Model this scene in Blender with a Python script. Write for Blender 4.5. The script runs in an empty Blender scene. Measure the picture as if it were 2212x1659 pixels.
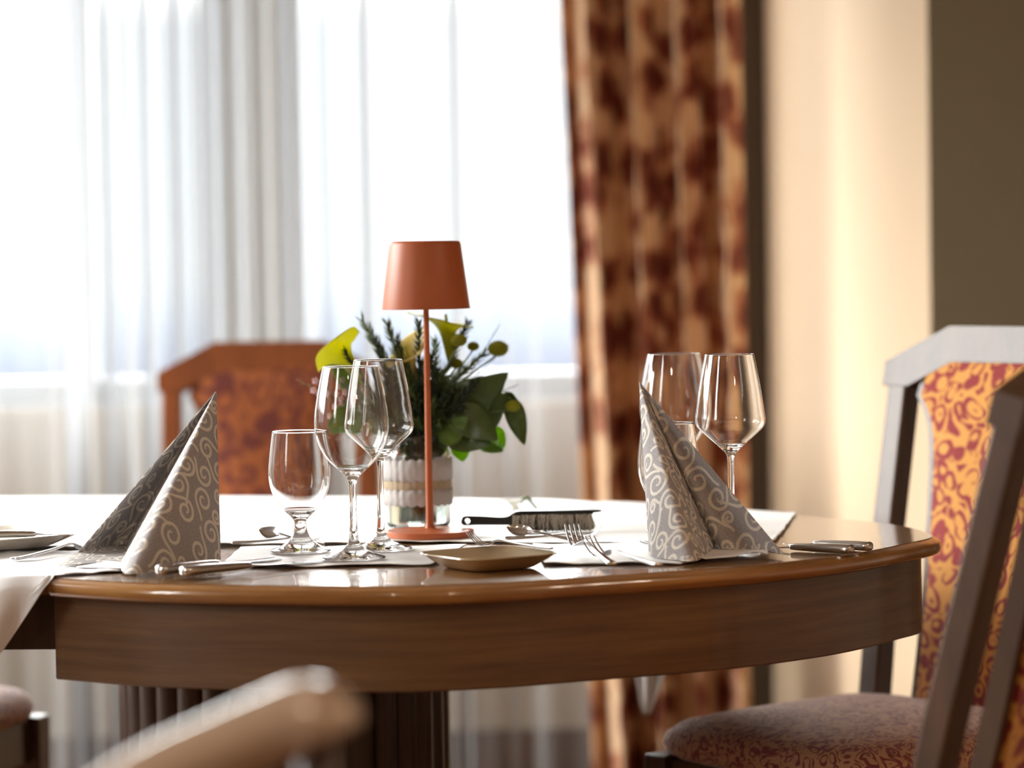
import bpy, bmesh, math, random
import numpy as np
from mathutils import Vector, Matrix
C = bpy.context.scene
COL = C.collection
PI = math.pi
random.seed(7)

# ------------------------------------------------------------------ camera
F_PX, CX, CY = 6600.0, 1106.0, 829.5
PITCH, ROLL = math.atan(278 / F_PX), math.radians(0.95)
CAM = Vector((0, 0, 1.113))
_f = Vector((0, math.cos(PITCH), -math.sin(PITCH)))
_u0 = Vector((0, math.sin(PITCH), math.cos(PITCH)))
_r0 = Vector((1, 0, 0))
_r = math.cos(ROLL) * _r0 - math.sin(ROLL) * _u0
_u = math.cos(ROLL) * _u0 + math.sin(ROLL) * _r0
cd = bpy.data.cameras.new('camera')
cam = bpy.data.objects.new('camera', cd)
COL.objects.link(cam)
M3 = Matrix((_r, _u, -_f)).transposed()
cam.matrix_world = Matrix.Translation(CAM) @ M3.to_4x4()
cd.sensor_width = 36
cd.lens = F_PX / 2212 * 36
cd.clip_start = 0.05
cd.dof.use_dof = True
cd.dof.focus_distance = 3.71
cd.dof.aperture_fstop = 2.45
C.camera = cam

def ray(px, py):
    return _f + (px - CX) / F_PX * _r + (CY - py) / F_PX * _u

def W(px, py, Y):            # the point of the place seen at a pixel, at distance Y into the room
    d = ray(px, py)
    return CAM + d * (Y / d.y)

def T(px, py, z):            # ... or on the level surface at height z
    d = ray(px, py)
    return CAM + d * ((z - CAM.z) / d.z)

# ------------------------------------------------------------------ view, world, daylight
C.view_settings.view_transform = 'Standard'
C.view_settings.look = 'None'
C.view_settings.gamma = 1
C.view_settings.use_curve_mapping = False
C.view_settings.exposure = 0.5
C.cycles.max_bounces = 14
C.cycles.transmission_bounces = 12
C.cycles.glossy_bounces = 5
C.cycles.diffuse_bounces = 4
C.cycles.transparent_max_bounces = 16
C.cycles.caustics_reflective = False
C.cycles.caustics_refractive = True
C.cycles.blur_glossy = 0.5
C.cycles.sample_clamp_indirect = 6
C.cycles.use_adaptive_sampling = True
C.cycles.adaptive_threshold = 0.015
try:
    C.cycles.use_denoising = True
except Exception:
    pass

wd = bpy.data.worlds.new('daylight')
C.world = wd
wd.use_nodes = True
wn = wd.node_tree.nodes
wl = wd.node_tree.links
wn.clear()
wo = wn.new('ShaderNodeOutputWorld')
bg = wn.new('ShaderNodeBackground')
tc = wn.new('ShaderNodeTexCoord')
sx = wn.new('ShaderNodeSeparateXYZ')
rmp = wn.new('ShaderNodeValToRGB')
rmp.color_ramp.elements[0].position = 0.0
rmp.color_ramp.elements[0].color = (0.012, 0.012, 0.013, 1)
rmp.color_ramp.elements[1].position = 1.0
rmp.color_ramp.elements[1].color = (0.95, 0.95, 0.96, 1)
for p_, c_ in ((.474, (0.010, 0.011, 0.014, 1)), (.4825, (0.016, 0.019, 0.027, 1)), (.490, (.030, .034, .041, 1)), (.497, (.044, .046, .048, 1)), (.54, (0.045, 0.047, 0.049, 1)), (.60, (1.0, 0.965, 0.93, 1))):
    e = rmp.color_ramp.elements.new(p_); e.color = c_
mr = wn.new('ShaderNodeMapRange')
mr.inputs['From Min'].default_value = -1
mr.inputs['From Max'].default_value = 1
wl.new(tc.outputs['Generated'], sx.inputs[0])
wl.new(sx.outputs['Z'], mr.inputs['Value'])
wl.new(mr.outputs[0], rmp.inputs[0])
wl.new(rmp.outputs[0], bg.inputs['Color'])
bg.inputs['Strength'].default_value = 24.0
wl.new(bg.outputs[0], wo.inputs['Surface'])

BACK_Y = 6.5                 # window wall
LEFT_X = -2.5                # wall with the side windows
WIN_BACK = [(-2.15, -0.60), (-0.50, 0.36)]      # x ranges of the openings in the window wall
WIN_Z = (0.80, 2.55)
WIN_SIDE = [(1.3, 1.95), (3.7, 5.9)]  # y ranges of the side openings

def portal(loc, rot, w, h):
    l = bpy.data.lights.new('window_daylight', 'AREA')
    l.shape = 'RECTANGLE'; l.size = w; l.size_y = h
    l.cycles.is_portal = True
    o = bpy.data.objects.new('window_daylight', l)
    COL.objects.link(o)
    o.location = loc; o.rotation_euler = rot
zc, zh = (WIN_Z[0] + WIN_Z[1]) / 2, WIN_Z[1] - WIN_Z[0]
for a, b in WIN_BACK:
    portal(((a + b) / 2, BACK_Y + 0.26, zc), (-PI / 2, 0, 0), b - a, zh)
for a, b in WIN_SIDE:
    portal((LEFT_X - 0.26, (a + b) / 2, zc), (0, -PI / 2, 0), zh, b - a)
FILL_LAMPS = [(2.3, 1.9, 2.35), (-0.6, 0.3, 2.35), (1.5, -0.6, 2.35)]  # unseen lamps hinted by gold glints, boosted as front fill; right-front one added
LAMP_W = 16
for p in FILL_LAMPS:
    l = bpy.data.lights.new('fill_lamp_light', 'POINT')
    l.energy = LAMP_W; l.color = (1.0, 0.80, 0.60); l.shadow_soft_size = 0.05
    o = bpy.data.objects.new('fill_lamp_light', l)
    COL.objects.link(o); o.location = p

# ------------------------------------------------------------------ helpers
def tag(o, label=None, cat=None, group=None, kind=None):
    if label: o['label'] = label
    if cat: o['category'] = cat
    if group: o['group'] = group
    if kind: o['kind'] = kind
    return o

def empty(name, loc=(0, 0, 0), rz=0.0):
    o = bpy.data.objects.new(name, None)
    o.empty_display_size = 0.05
    COL.objects.link(o)
    o.location = loc; o.rotation_euler = (0, 0, rz)
    return o

def mesh(name, verts, faces, mat=None, parent=None, smooth=True, angle=None, loc=None):
    me = bpy.data.meshes.new(name)
    me.from_pydata([tuple(v) for v in verts], [], [tuple(f) for f in faces])
    me.validate()
    if smooth:
        me.polygons.foreach_set('use_smooth', [True] * len(me.polygons))
        if angle is not None:
            bm = bmesh.new(); bm.from_mesh(me)
            for ed in bm.edges:
                if len(ed.link_faces) == 2 and ed.calc_face_angle(0) > math.radians(angle):
                    ed.smooth = False
            bm.to_mesh(me); bm.free()
    o = bpy.data.objects.new(name, me)
    COL.objects.link(o)
    if mat: me.materials.append(mat)
    if parent: o.parent = parent
    if loc is not None: o.location = loc
    return o

class MB:
    def __init__(s): s.v = []; s.f = []
    def add(s, v, f):
        n = len(s.v); s.v += [tuple(p) for p in v]; s.f += [tuple(i + n for i in q) for q in f]; return s
    def obj(s, name, mat, parent=None, **k): return mesh(name, s.v, s.f, mat, parent, **k)

def lathe(prof, seg=64, cap0=False, cap1=False):
    v = []; f = []
    rows = []
    for r, z in prof:
        if r < 1e-6:
            rows.append([len(v)]); v.append((0, 0, z))
        else:
            rows.append(list(range(len(v), len(v) + seg)))
            v += [(r * math.cos(2 * PI * k / seg), r * math.sin(2 * PI * k / seg), z) for k in range(seg)]
    for a, b in zip(rows, rows[1:]):
        for k in range(seg):
            k2 = (k + 1) % seg
            if len(a) == 1 and len(b) == 1: continue
            if len(a) == 1: f.append((a[0], b[k2], b[k]))
            elif len(b) == 1: f.append((a[k], a[k2], b[0]))
            else: f.append((a[k], a[k2], b[k2], b[k]))
    if cap0 and len(rows[0]) > 1: f.append(tuple(reversed(rows[0])))
    if cap1 and len(rows[-1]) > 1: f.append(tuple(rows[-1]))
    return v, f

def catmull(pts, n, closed=False):
    P = [np.array(p, float) for p in pts]
    out = []
    m = len(P)
    rng = range(m) if closed else range(m - 1)
    for i in rng:
        if closed: a, b, c, d = P[(i - 1) % m], P[i], P[(i + 1) % m], P[(i + 2) % m]
        else: a, b, c, d = P[max(i - 1, 0)], P[i], P[i + 1], P[min(i + 2, m - 1)]
        for k in range(n):
            t = k / n
            out.append(0.5 * (2 * b + (c - a) * t + (2 * a - 5 * b + 4 * c - d) * t * t + (3 * b - a - 3 * c + d) * t ** 3))
    if not closed: out.append(P[-1])
    return out

def resample(pts, n, closed=False):
    P = np.array([tuple(p) for p in pts], float)
    if closed: P = np.vstack([P, P[:1]])
    d = np.r_[0, np.cumsum(np.linalg.norm(np.diff(P, axis=0), axis=1))]
    t = np.linspace(0, d[-1], n + 1)[:-1] if closed else np.linspace(0, d[-1], n)
    return np.stack([np.interp(t, d, P[:, k]) for k in range(P.shape[1])], 1)

def tube(pts, radii, seg=12, cap=True):
    P = [Vector(p) for p in pts]
    if not hasattr(radii, '__len__'): radii = [radii] * len(P)
    v = []; f = []
    up = Vector((0, 0, 1))
    t0 = (P[1] - P[0]).normalized()
    if abs(t0.dot(up)) > .95: up = Vector((0, 1, 0))
    x = t0.cross(up).normalized()
    for i, p in enumerate(P):
        t = (P[min(i + 1, len(P) - 1)] - P[max(i - 1, 0)]).normalized()
        x = (x - t * x.dot(t)).normalized()
        y = t.cross(x)
        for k in range(seg):
            a = 2 * PI * k / seg
            v.append(p + (x * math.cos(a) + y * math.sin(a)) * radii[i])
    for i in range(len(P) - 1):
        for k in range(seg):
            k2 = (k + 1) % seg
            f.append((i * seg + k, i * seg + k2, (i + 1) * seg + k2, (i + 1) * seg + k))
    if cap:
        f.append(tuple(reversed(range(seg))))
        f.append(tuple(range((len(P) - 1) * seg, len(P) * seg)))
    return v, f

def box(x0, x1, y0, y1, z0, z1):
    v = [(x, y, z) for z in (z0, z1) for y in (y0, y1) for x in (x0, x1)]
    return v, [(0, 2, 3, 1), (4, 5, 7, 6), (0, 1, 5, 4), (2, 6, 7, 3), (0, 4, 6, 2), (1, 3, 7, 5)]

def bevel(o, w=0.004, seg=2):
    m = o.modifiers.new('bevel', 'BEVEL')
    m.width = w; m.segments = seg; m.limit_method = 'ANGLE'; m.angle_limit = math.radians(35)
    m.harden_normals = True
    return o

def grid(nu, nv, fn):
    v = [fn(i / (nu - 1), j / (nv - 1)) for j in range(nv) for i in range(nu)]
    f = [(j * nu + i, j * nu + i + 1, (j + 1) * nu + i + 1, (j + 1) * nu + i) for j in range(nv - 1) for i in range(nu - 1)]
    return v, f

def solid(o, t, offset=0):
    m = o.modifiers.new('thickness', 'SOLIDIFY'); m.thickness = t; m.offset = offset
    return o

def ribbon(center, hw, thick, mp, taper=None):
    """A bar following a 2-D centreline, mp(a, b, c) maps plane coordinates and depth to space."""
    P = [Vector(p) for p in center]
    L = []; R = []
    for i, p in enumerate(P):
        h = hw if not hasattr(hw, '__len__') else hw[i]
        d0 = (P[i] - P[i - 1]).normalized() if i else (P[1] - P[0]).normalized()
        d1 = (P[i + 1] - P[i]).normalized() if i < len(P) - 1 else d0
        n0 = Vector((-d0.y, d0.x)); n1 = Vector((-d1.y, d1.x))
        n = (n0 + n1).normalized()
        s = h / max(.3, n.dot(n0))
        L.append(p + n * s); R.append(p - n * s)
    v = []; f = []
    for l, r in zip(L, R):
        v += [mp(l.x, l.y, -thick / 2), mp(r.x, r.y, -thick / 2), mp(r.x, r.y, thick / 2), mp(l.x, l.y, thick / 2)]
    for i in range(len(P) - 1):
        for k in range(4):
            k2 = (k + 1) % 4
            f.append((i * 4 + k, (i + 1) * 4 + k, (i + 1) * 4 + k2, i * 4 + k2))
    n = (len(P) - 1) * 4
    f += [(0, 1, 2, 3), (n + 3, n + 2, n + 1, n)]
    return v, f

def copy_tree(o, parent=None):
    c = o.copy(); COL.objects.link(c)
    if parent: c.parent = parent
    for ch in list(o.children): copy_tree(ch, c)
    return c

# ------------------------------------------------------------------ materials
def srgb(r, g, b):
    f = lambda c: (c / 255 / 12.92) if c / 255 <= .04045 else ((c / 255 + .055) / 1.055) ** 2.4
    return (f(r), f(g), f(b), 1)

def mat_new(name):
    m = bpy.data.materials.new(name); m.use_nodes = True
    nt = m.node_tree
    return m, nt, nt.nodes['Principled BSDF'], nt.nodes['Material Output']

def plain(name, col, rough=.5, metal=0, spec=.5, coat=0, bump=0, bscale=200, trans=0, ior=1.45, subsurf=0, var=0):
    m, nt, b, out = mat_new(name)
    b.inputs['Base Color'].default_value = col
    b.inputs['Roughness'].default_value = rough
    b.inputs['Metallic'].default_value = metal
    b.inputs['Specular IOR Level'].default_value = spec
    b.inputs['Coat Weight'].default_value = coat
    b.inputs['Coat Roughness'].default_value = .08
    b.inputs['IOR'].default_value = ior
    if trans: b.inputs['Transmission Weight'].default_value = trans
    tcn = nt.nodes.new('ShaderNodeTexCoord')
    if bump:
        n = nt.nodes.new('ShaderNodeTexNoise'); n.inputs['Scale'].default_value = bscale; n.inputs['Detail'].default_value = 3
        bp = nt.nodes.new('ShaderNodeBump'); bp.inputs['Strength'].default_value = bump; bp.inputs['Distance'].default_value = .002
        nt.links.new(tcn.outputs['Object'], n.inputs['Vector'])
        nt.links.new(n.outputs['Fac'], bp.inputs['Height'])
        nt.links.new(bp.outputs[0], b.inputs['Normal'])
    if var:
        n = nt.nodes.new('ShaderNodeTexNoise'); n.inputs['Scale'].default_value = 9; n.inputs['Detail'].default_value = 4
        mx = nt.nodes.new('ShaderNodeMix'); mx.data_type = 'RGBA'
        mx.inputs['A'].default_value = tuple(c * (1 - var) for c in col[:3]) + (1,)
        mx.inputs['B'].default_value = tuple(min(1, c * (1 + var)) for c in col[:3]) + (1,)
        nt.links.new(tcn.outputs['Object'], n.inputs['Vector'])
        nt.links.new(n.outputs['Fac'], mx.inputs['Factor'])
        nt.links.new(mx.outputs['Result'], b.inputs['Base Color'])
    return m

def wood(name, c1, c2, rough=.28, coat=.5, scale=(3, 3, 60), spec=.5):
    m, nt, b, out = mat_new(name)
    tcn = nt.nodes.new('ShaderNodeTexCoord')
    mp = nt.nodes.new('ShaderNodeMapping'); mp.inputs['Scale'].default_value = scale
    n = nt.nodes.new('ShaderNodeTexNoise'); n.inputs['Scale'].default_value = 2.2; n.inputs['Detail'].default_value = 7; n.inputs['Roughness'].default_value = .62; n.inputs['Distortion'].default_value = .25
    r = nt.nodes.new('ShaderNodeValToRGB')
    r.color_ramp.elements[0].position = .32; r.color_ramp.elements[0].color = c1
    r.color_ramp.elements[1].position = .68; r.color_ramp.elements[1].color = c2
    mp2 = nt.nodes.new('ShaderNodeMapping'); mp2.inputs['Scale'].default_value = tuple(s * 5 for s in scale)
    n2 = nt.nodes.new('ShaderNodeTexNoise'); n2.inputs['Scale'].default_value = 3; n2.inputs['Detail'].default_value = 3
    mx = nt.nodes.new('ShaderNodeMix'); mx.data_type = 'RGBA'; mx.blend_type = 'MULTIPLY'; mx.inputs['Factor'].default_value = .22
    nt.links.new(tcn.outputs['Object'], mp.inputs[0]); nt.links.new(mp.outputs[0], n.inputs['Vector'])
    nt.links.new(tcn.outputs['Object'], mp2.inputs[0]); nt.links.new(mp2.outputs[0], n2.inputs['Vector'])
    nt.links.new(n.outputs['Fac'], r.inputs[0]); nt.links.new(r.outputs[0], mx.inputs['A']); nt.links.new(n2.outputs['Fac'], mx.inputs['B'])
    nt.links.new(mx.outputs['Result'], b.inputs['Base Color'])
    b.inputs['Roughness'].default_value = rough
    b.inputs['Specular IOR Level'].default_value = spec
    b.inputs['Coat Weight'].default_value = coat
    b.inputs['Coat Roughness'].default_value = .06
    bp = nt.nodes.new('ShaderNodeBump'); bp.inputs['Strength'].default_value = .04; bp.inputs['Distance'].default_value = .001
    nt.links.new(n2.outputs['Fac'], bp.inputs['Height']); nt.links.new(bp.outputs[0], b.inputs['Normal'])
    return m

def swirl_fabric(name, ground, gold, scale, plane='XZ', rough=.75, w=(.06, .30)):
    """Upholstery: rings, hooks and blobs of gold thread on a red ground."""
    m, nt, b, out = mat_new(name)
    N = nt.nodes; L = nt.links
    tcn = N.new('ShaderNodeTexCoord')
    dn = N.new('ShaderNodeTexNoise'); dn.inputs['Scale'].default_value = scale * .35; dn.inputs['Detail'].default_value = 1
    vm = N.new('ShaderNodeVectorMath'); vm.operation = 'MULTIPLY_ADD'
    vm.inputs[1].default_value = (.06, .06, .06)
    L.new(tcn.outputs['Object'], dn.inputs['Vector']); L.new(dn.outputs['Color'], vm.inputs[0]); L.new(tcn.outputs['Object'], vm.inputs[2])
    vo = N.new('ShaderNodeTexVoronoi'); vo.voronoi_dimensions = '3D'; vo.inputs['Scale'].default_value = scale; vo.inputs['Randomness'].default_value = .75
    L.new(vm.outputs[0], vo.inputs['Vector'])
    ml = N.new('ShaderNodeMath'); ml.operation = 'MULTIPLY'; ml.inputs[1].default_value = 2.3
    L.new(vo.outputs['Distance'], ml.inputs[0])
    fr = N.new('ShaderNodeMath'); fr.operation = 'PINGPONG'; fr.inputs[1].default_value = .5
    L.new(ml.outputs[0], fr.inputs[0])
    n2 = N.new('ShaderNodeTexNoise'); n2.inputs['Scale'].default_value = scale * 1.2; n2.inputs['Detail'].default_value = 2
    L.new(vm.outputs[0], n2.inputs['Vector'])
    ad = N.new('ShaderNodeMath'); ad.operation = 'ADD'
    sc = N.new('ShaderNodeMath'); sc.operation = 'MULTIPLY'; sc.inputs[1].default_value = 1.1
    L.new(n2.outputs['Fac'], sc.inputs[0]); L.new(fr.outputs[0], ad.inputs[0]); L.new(sc.outputs[0], ad.inputs[1])
    rr = N.new('ShaderNodeValToRGB')
    rr.color_ramp.elements[0].position = .68; rr.color_ramp.elements[0].color = (0, 0, 0, 1)
    rr.color_ramp.elements[1].position = .84; rr.color_ramp.elements[1].color = (1, 1, 1, 1)
    L.new(ad.outputs[0], rr.inputs[0])
    mx = N.new('ShaderNodeMix'); mx.data_type = 'RGBA'
    mx.inputs['A'].default_value = ground; mx.inputs['B'].default_value = gold
    L.new(rr.outputs[0], mx.inputs['Factor'])
    L.new(mx.outputs['Result'], b.inputs['Base Color'])
    b.inputs['Roughness'].default_value = rough
    b.inputs['Specular IOR Level'].default_value = .25
    b.inputs['Sheen Weight'].default_value = .3
    return m

def cloth_mat(name, col, transl=.25, bump=.1, scale=600, rough=.9, var=0.0, spec=.2, sheen=0.0):
    m, nt, b, out = mat_new(name)
    N = nt.nodes; L = nt.links
    b.inputs['Base Color'].default_value = col
    b.inputs['Roughness'].default_value = rough
    b.inputs['Specular IOR Level'].default_value = spec
    b.inputs['Sheen Weight'].default_value = sheen; b.inputs['Sheen Roughness'].default_value = .4
    tr = N.new('ShaderNodeBsdfTranslucent'); tr.inputs['Color'].default_value = col
    mx = N.new('ShaderNodeMixShader'); mx.inputs[0].default_value = transl
    L.new(b.outputs[0], mx.inputs[1]); L.new(tr.outputs[0], mx.inputs[2]); L.new(mx.outputs[0], out.inputs['Surface'])
    tcn = N.new('ShaderNodeTexCoord')
    n = N.new('ShaderNodeTexNoise'); n.inputs['Scale'].default_value = scale
    bp = N.new('ShaderNodeBump'); bp.inputs['Strength'].default_value = bump; bp.inputs['Distance'].default_value = .001
    L.new(tcn.outputs['Object'], n.inputs['Vector']); L.new(n.outputs['Fac'], bp.inputs['Height']); L.new(bp.outputs[0], b.inputs['Normal'])
    return m

M = {}
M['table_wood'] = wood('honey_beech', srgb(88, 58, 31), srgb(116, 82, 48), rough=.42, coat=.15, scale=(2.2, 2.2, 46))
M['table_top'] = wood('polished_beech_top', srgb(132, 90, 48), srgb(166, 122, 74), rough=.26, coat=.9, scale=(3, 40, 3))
M['edge_wood'] = wood('polished_beech_edge', srgb(138, 90, 42), srgb(172, 122, 64), rough=.24, coat=.9, scale=(2, 2, 30))
M['dark_wood'] = wood('dark_stained_column', srgb(60, 40, 32), srgb(80, 56, 42), rough=.4, coat=.2, scale=(20, 20, 2))
M['chair_wood'] = wood('chair_beech', srgb(68, 43, 26), srgb(90, 60, 37), rough=.42, coat=.12, scale=(12, 12, 3))
M['red_chair_wood'] = wood('reddish_chair_wood', srgb(110, 56, 20), srgb(132, 70, 27), rough=.65, coat=0, spec=.25, scale=(12, 12, 3))
M['fabric'] = swirl_fabric('red_gold_upholstery', srgb(142, 40, 42), srgb(214, 150, 72), 34)
M['fabric_back'] = swirl_fabric('rust_upholstery', srgb(88, 30, 16), srgb(134, 70, 24), 22)
M['fabric_seat'] = swirl_fabric('mauve_seat_upholstery', srgb(120, 52, 56), srgb(178, 132, 100), 60)
M['steel'] = plain('polished_steel', (.62, .62, .63, 1), .13, 1)
M['gold_steel'] = plain('brushed_steel', (.50, .47, .44, 1), .24, 1)
M['terracotta'] = plain('terracotta_powder_coat', srgb(172, 88, 46), .42, 0, .5, bump=.05, bscale=900)
M['diffuser'] = plain('white_diffuser', srgb(245, 240, 225), .5)
M['ceramic'] = plain('cream_glazed_ceramic', srgb(176, 156, 126), .16, 0, .5, coat=.4)
M['white_ceramic'] = plain('ivory_glazed_ceramic', srgb(206, 198, 184), .16, 0, .5, coat=.4)
M['black'] = plain('black_plastic', srgb(30, 26, 24), .32)
M['cream_wall'] = plain('cream_plaster', srgb(206, 182, 152), .85, bump=.08, bscale=120, var=.02)
M['window_wall'] = plain('grey_plaster', srgb(176, 164, 148), .85, bump=.08, bscale=120)
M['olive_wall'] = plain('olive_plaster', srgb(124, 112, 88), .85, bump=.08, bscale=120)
M['room_wall'] = plain('warm_plaster', srgb(214, 200, 182), .85, bump=.08, bscale=120)
M['ceiling'] = plain('ceiling_plaster', srgb(225, 215, 200), .9)
M['floor'] = wood('floor_parquet', srgb(96, 62, 40), srgb(128, 88, 58), rough=.4, coat=.2, scale=(3, 30, 3))
M['frame_white'] = plain('white_window_frame', srgb(176, 180, 184), .4)
M['gap_shade'] = plain('curtain_gap_shade', srgb(62, 50, 36), .5)  # shade of the curtain gap, put into a flat dark brown
M['sill'] = plain('sill_stone', srgb(130, 125, 118), .4)
M['cloth'] = cloth_mat('white_linen', srgb(247, 244, 240), .12, bump=.25, scale=260, rough=.45, spec=.7, sheen=.5)
M['mat'] = cloth_mat('rose_white_linen', srgb(240, 238, 240), .12, bump=.2, scale=300, rough=.4, spec=.8, sheen=.6)
M['lace'] = cloth_mat('white_lace', srgb(214, 208, 206), .35, bump=.6, scale=320)
M['jute'] = cloth_mat('beige_burlap', srgb(196, 176, 150), .3, bump=.6, scale=500)
M['bristle'] = plain('grey_bristle', srgb(176, 166, 152), .7)
M['bristle_dark'] = plain('dark_bristle', srgb(56, 48, 42), .7)

m, nt, b, out = mat_new('clear_glass')
g = nt.nodes.new('ShaderNodeBsdfGlass'); g.inputs['Roughness'].default_value = 0; g.inputs['IOR'].default_value = 1.5
nt.nodes.remove(b)
nt.links.new(g.outputs[0], out.inputs['Surface']); M['glass'] = m
m, nt, b, out = mat_new('water')
g = nt.nodes.new('ShaderNodeBsdfGlass'); g.inputs['Roughness'].default_value = 0; g.inputs['IOR'].default_value = 1.33
g.inputs['Color'].default_value = (.93, .97, .93, 1)
nt.nodes.remove(b)
nt.links.new(g.outputs[0], out.inputs['Surface']); M['water'] = m
# thin window pane: mostly passes light, a little mirror reflection
m, nt, b, out = mat_new('window_pane')
t1 = nt.nodes.new('ShaderNodeBsdfTransparent'); t1.inputs['Color'].default_value = (.95, .97, .97, 1)
g1 = nt.nodes.new('ShaderNodeBsdfGlossy'); g1.inputs['Roughness'].default_value = .02
mx = nt.nodes.new('ShaderNodeMixShader'); mx.inputs[0].default_value = .06
nt.nodes.remove(b)
nt.links.new(t1.outputs[0], mx.inputs[1]); nt.links.new(g1.outputs[0], mx.inputs[2]); nt.links.new(mx.outputs[0], out.inputs['Surface'])
M['pane'] = m
# sheer voile
m, nt, b, out = mat_new('white_voile')
t1 = nt.nodes.new('ShaderNodeBsdfTransparent')
t2 = nt.nodes.new('ShaderNodeBsdfTranslucent'); t2.inputs['Color'].default_value = (.23, .24, .255, 1)
d1 = nt.nodes.new('ShaderNodeBsdfDiffuse'); d1.inputs['Color'].default_value = (.84, .82, .80, 1)
ma = nt.nodes.new('ShaderNodeMixShader'); ma.inputs[0].default_value = .3
mb = nt.nodes.new('ShaderNodeMixShader'); mb.inputs[0].default_value = .55
nt.nodes.remove(b)
nt.links.new(t2.outputs[0], ma.inputs[1]); nt.links.new(d1.outputs[0], ma.inputs[2])
lw = nt.nodes.new('ShaderNodeLayerWeight'); lw.inputs['Blend'].default_value = .5      # a woven voile closes up seen edge-on
mrv = nt.nodes.new('ShaderNodeMapRange'); mrv.inputs['From Min'].default_value = .12; mrv.inputs['From Max'].default_value = .66; mrv.inputs['To Min'].default_value = .26; mrv.inputs['To Max'].default_value = .92
nt.links.new(lw.outputs['Facing'], mrv.inputs['Value']); nt.links.new(mrv.outputs[0], mb.inputs[0])
nt.links.new(t1.outputs[0], mb.inputs[1]); nt.links.new(ma.outputs[0], mb.inputs[2]); nt.links.new(mb.outputs[0], out.inputs['Surface'])
M['voile'] = m
# heavy floral curtain
m, nt, b, out = mat_new('floral_curtain')
N = nt.nodes; L = nt.links
uv = N.new('ShaderNodeUVMap'); uv.uv_map = 'cloth'
nz = N.new('ShaderNodeTexNoise'); nz.inputs['Scale'].default_value = 7; nz.inputs['Detail'].default_value = 3
va = N.new('ShaderNodeVectorMath'); va.operation = 'MULTIPLY_ADD'; va.inputs[1].default_value = (.10, .10, 0)
L.new(uv.outputs[0], nz.inputs['Vector']); L.new(nz.outputs['Color'], va.inputs[0]); L.new(uv.outputs[0], va.inputs[2])
v1 = N.new('ShaderNodeTexVoronoi'); v1.voronoi_dimensions = '2D'; v1.inputs['Scale'].default_value = 9.0; v1.inputs['Randomness'].default_value = .7
L.new(va.outputs[0], v1.inputs['Vector'])
n3 = N.new('ShaderNodeTexNoise'); n3.inputs['Scale'].default_value = 16; n3.inputs['Detail'].default_value = 4; n3.inputs['Distortion'].default_value = 1.2
L.new(uv.outputs[0], n3.inputs['Vector'])
a1 = N.new('ShaderNodeMath'); a1.operation = 'MULTIPLY_ADD'; a1.inputs[1].default_value = -1.25; a1.inputs[2].default_value = .62
L.new(v1.outputs['Distance'], a1.inputs[0])
a2 = N.new('ShaderNodeMath'); a2.operation = 'ADD'
L.new(a1.outputs[0], a2.inputs[0]); L.new(n3.outputs['Fac'], a2.inputs[1])
rp = N.new('ShaderNodeValToRGB')
rp.color_ramp.elements[0].position = .50; rp.color_ramp.elements[0].color = srgb(228, 196, 160)
rp.color_ramp.elements[1].position = .76; rp.color_ramp.elements[1].color = srgb(156, 94, 76)
e = rp.color_ramp.elements.new(.63); e.color = srgb(196, 140, 108)
e = rp.color_ramp.elements.new(.95); e.color = srgb(122, 64, 52)
L.new(a2.outputs[0], rp.inputs[0]); L.new(rp.outputs[0], b.inputs['Base Color'])
b.inputs['Roughness'].default_value = .8; b.inputs['Specular IOR Level'].default_value = .2
tr = N.new('ShaderNodeBsdfTranslucent'); L.new(rp.outputs[0], tr.inputs['Color'])
mx = N.new('ShaderNodeMixShader'); mx.inputs[0].default_value = .22
L.new(b.outputs[0], mx.inputs[1]); L.new(tr.outputs[0], mx.inputs[2]); L.new(mx.outputs[0], out.inputs['Surface'])
M['curtain'] = m
# printed linen napkin
m, nt, b, out = mat_new('scroll_print_linen')
N = nt.nodes; L = nt.links
at = N.new('ShaderNodeAttribute'); at.attribute_name = 'scroll'
uv = N.new('ShaderNodeUVMap'); uv.uv_map = 'unrolled'
mp = N.new('ShaderNodeMapping'); mp.inputs['Scale'].default_value = (260, 2600, 1)
n = N.new('ShaderNodeTexNoise'); n.inputs['Scale'].default_value = 1; n.inputs['Detail'].default_value = 2
L.new(uv.outputs[0], mp.inputs[0]); L.new(mp.outputs[0], n.inputs['Vector'])
mpb = N.new('ShaderNodeMapping'); mpb.inputs['Scale'].default_value = (2400, 700, 1)
nb = N.new('ShaderNodeTexNoise'); nb.inputs['Scale'].default_value = 1
L.new(uv.outputs[0], mpb.inputs[0]); L.new(mpb.outputs[0], nb.inputs['Vector'])
av = N.new('ShaderNodeMath'); av.operation = 'ADD'; L.new(n.outputs['Fac'], av.inputs[0]); L.new(nb.outputs['Fac'], av.inputs[1])
hv = N.new('ShaderNodeMath'); hv.operation = 'MULTIPLY'; hv.inputs[1].default_value = .5; L.new(av.outputs[0], hv.inputs[0])
r = N.new('ShaderNodeValToRGB')
r.color_ramp.elements[0].position = .36; r.color_ramp.elements[0].color = srgb(138, 132, 134)
r.color_ramp.elements[1].position = .64; r.color_ramp.elements[1].color = srgb(224, 219, 219)
L.new(hv.outputs[0], r.inputs[0])
mx = N.new('ShaderNodeMix'); mx.data_type = 'RGBA'; mx.inputs['B'].default_value = srgb(244, 238, 228)
L.new(at.outputs['Fac'], mx.inputs['Factor']); L.new(r.outputs[0], mx.inputs['A']); L.new(mx.outputs['Result'], b.inputs['Base Color'])
b.inputs['Roughness'].default_value = .85; b.inputs['Specular IOR Level'].default_value = .25
tr = N.new('ShaderNodeBsdfTranslucent'); L.new(mx.outputs['Result'], tr.inputs['Color'])
ms = N.new('ShaderNodeMixShader'); ms.inputs[0].default_value = .3
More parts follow.
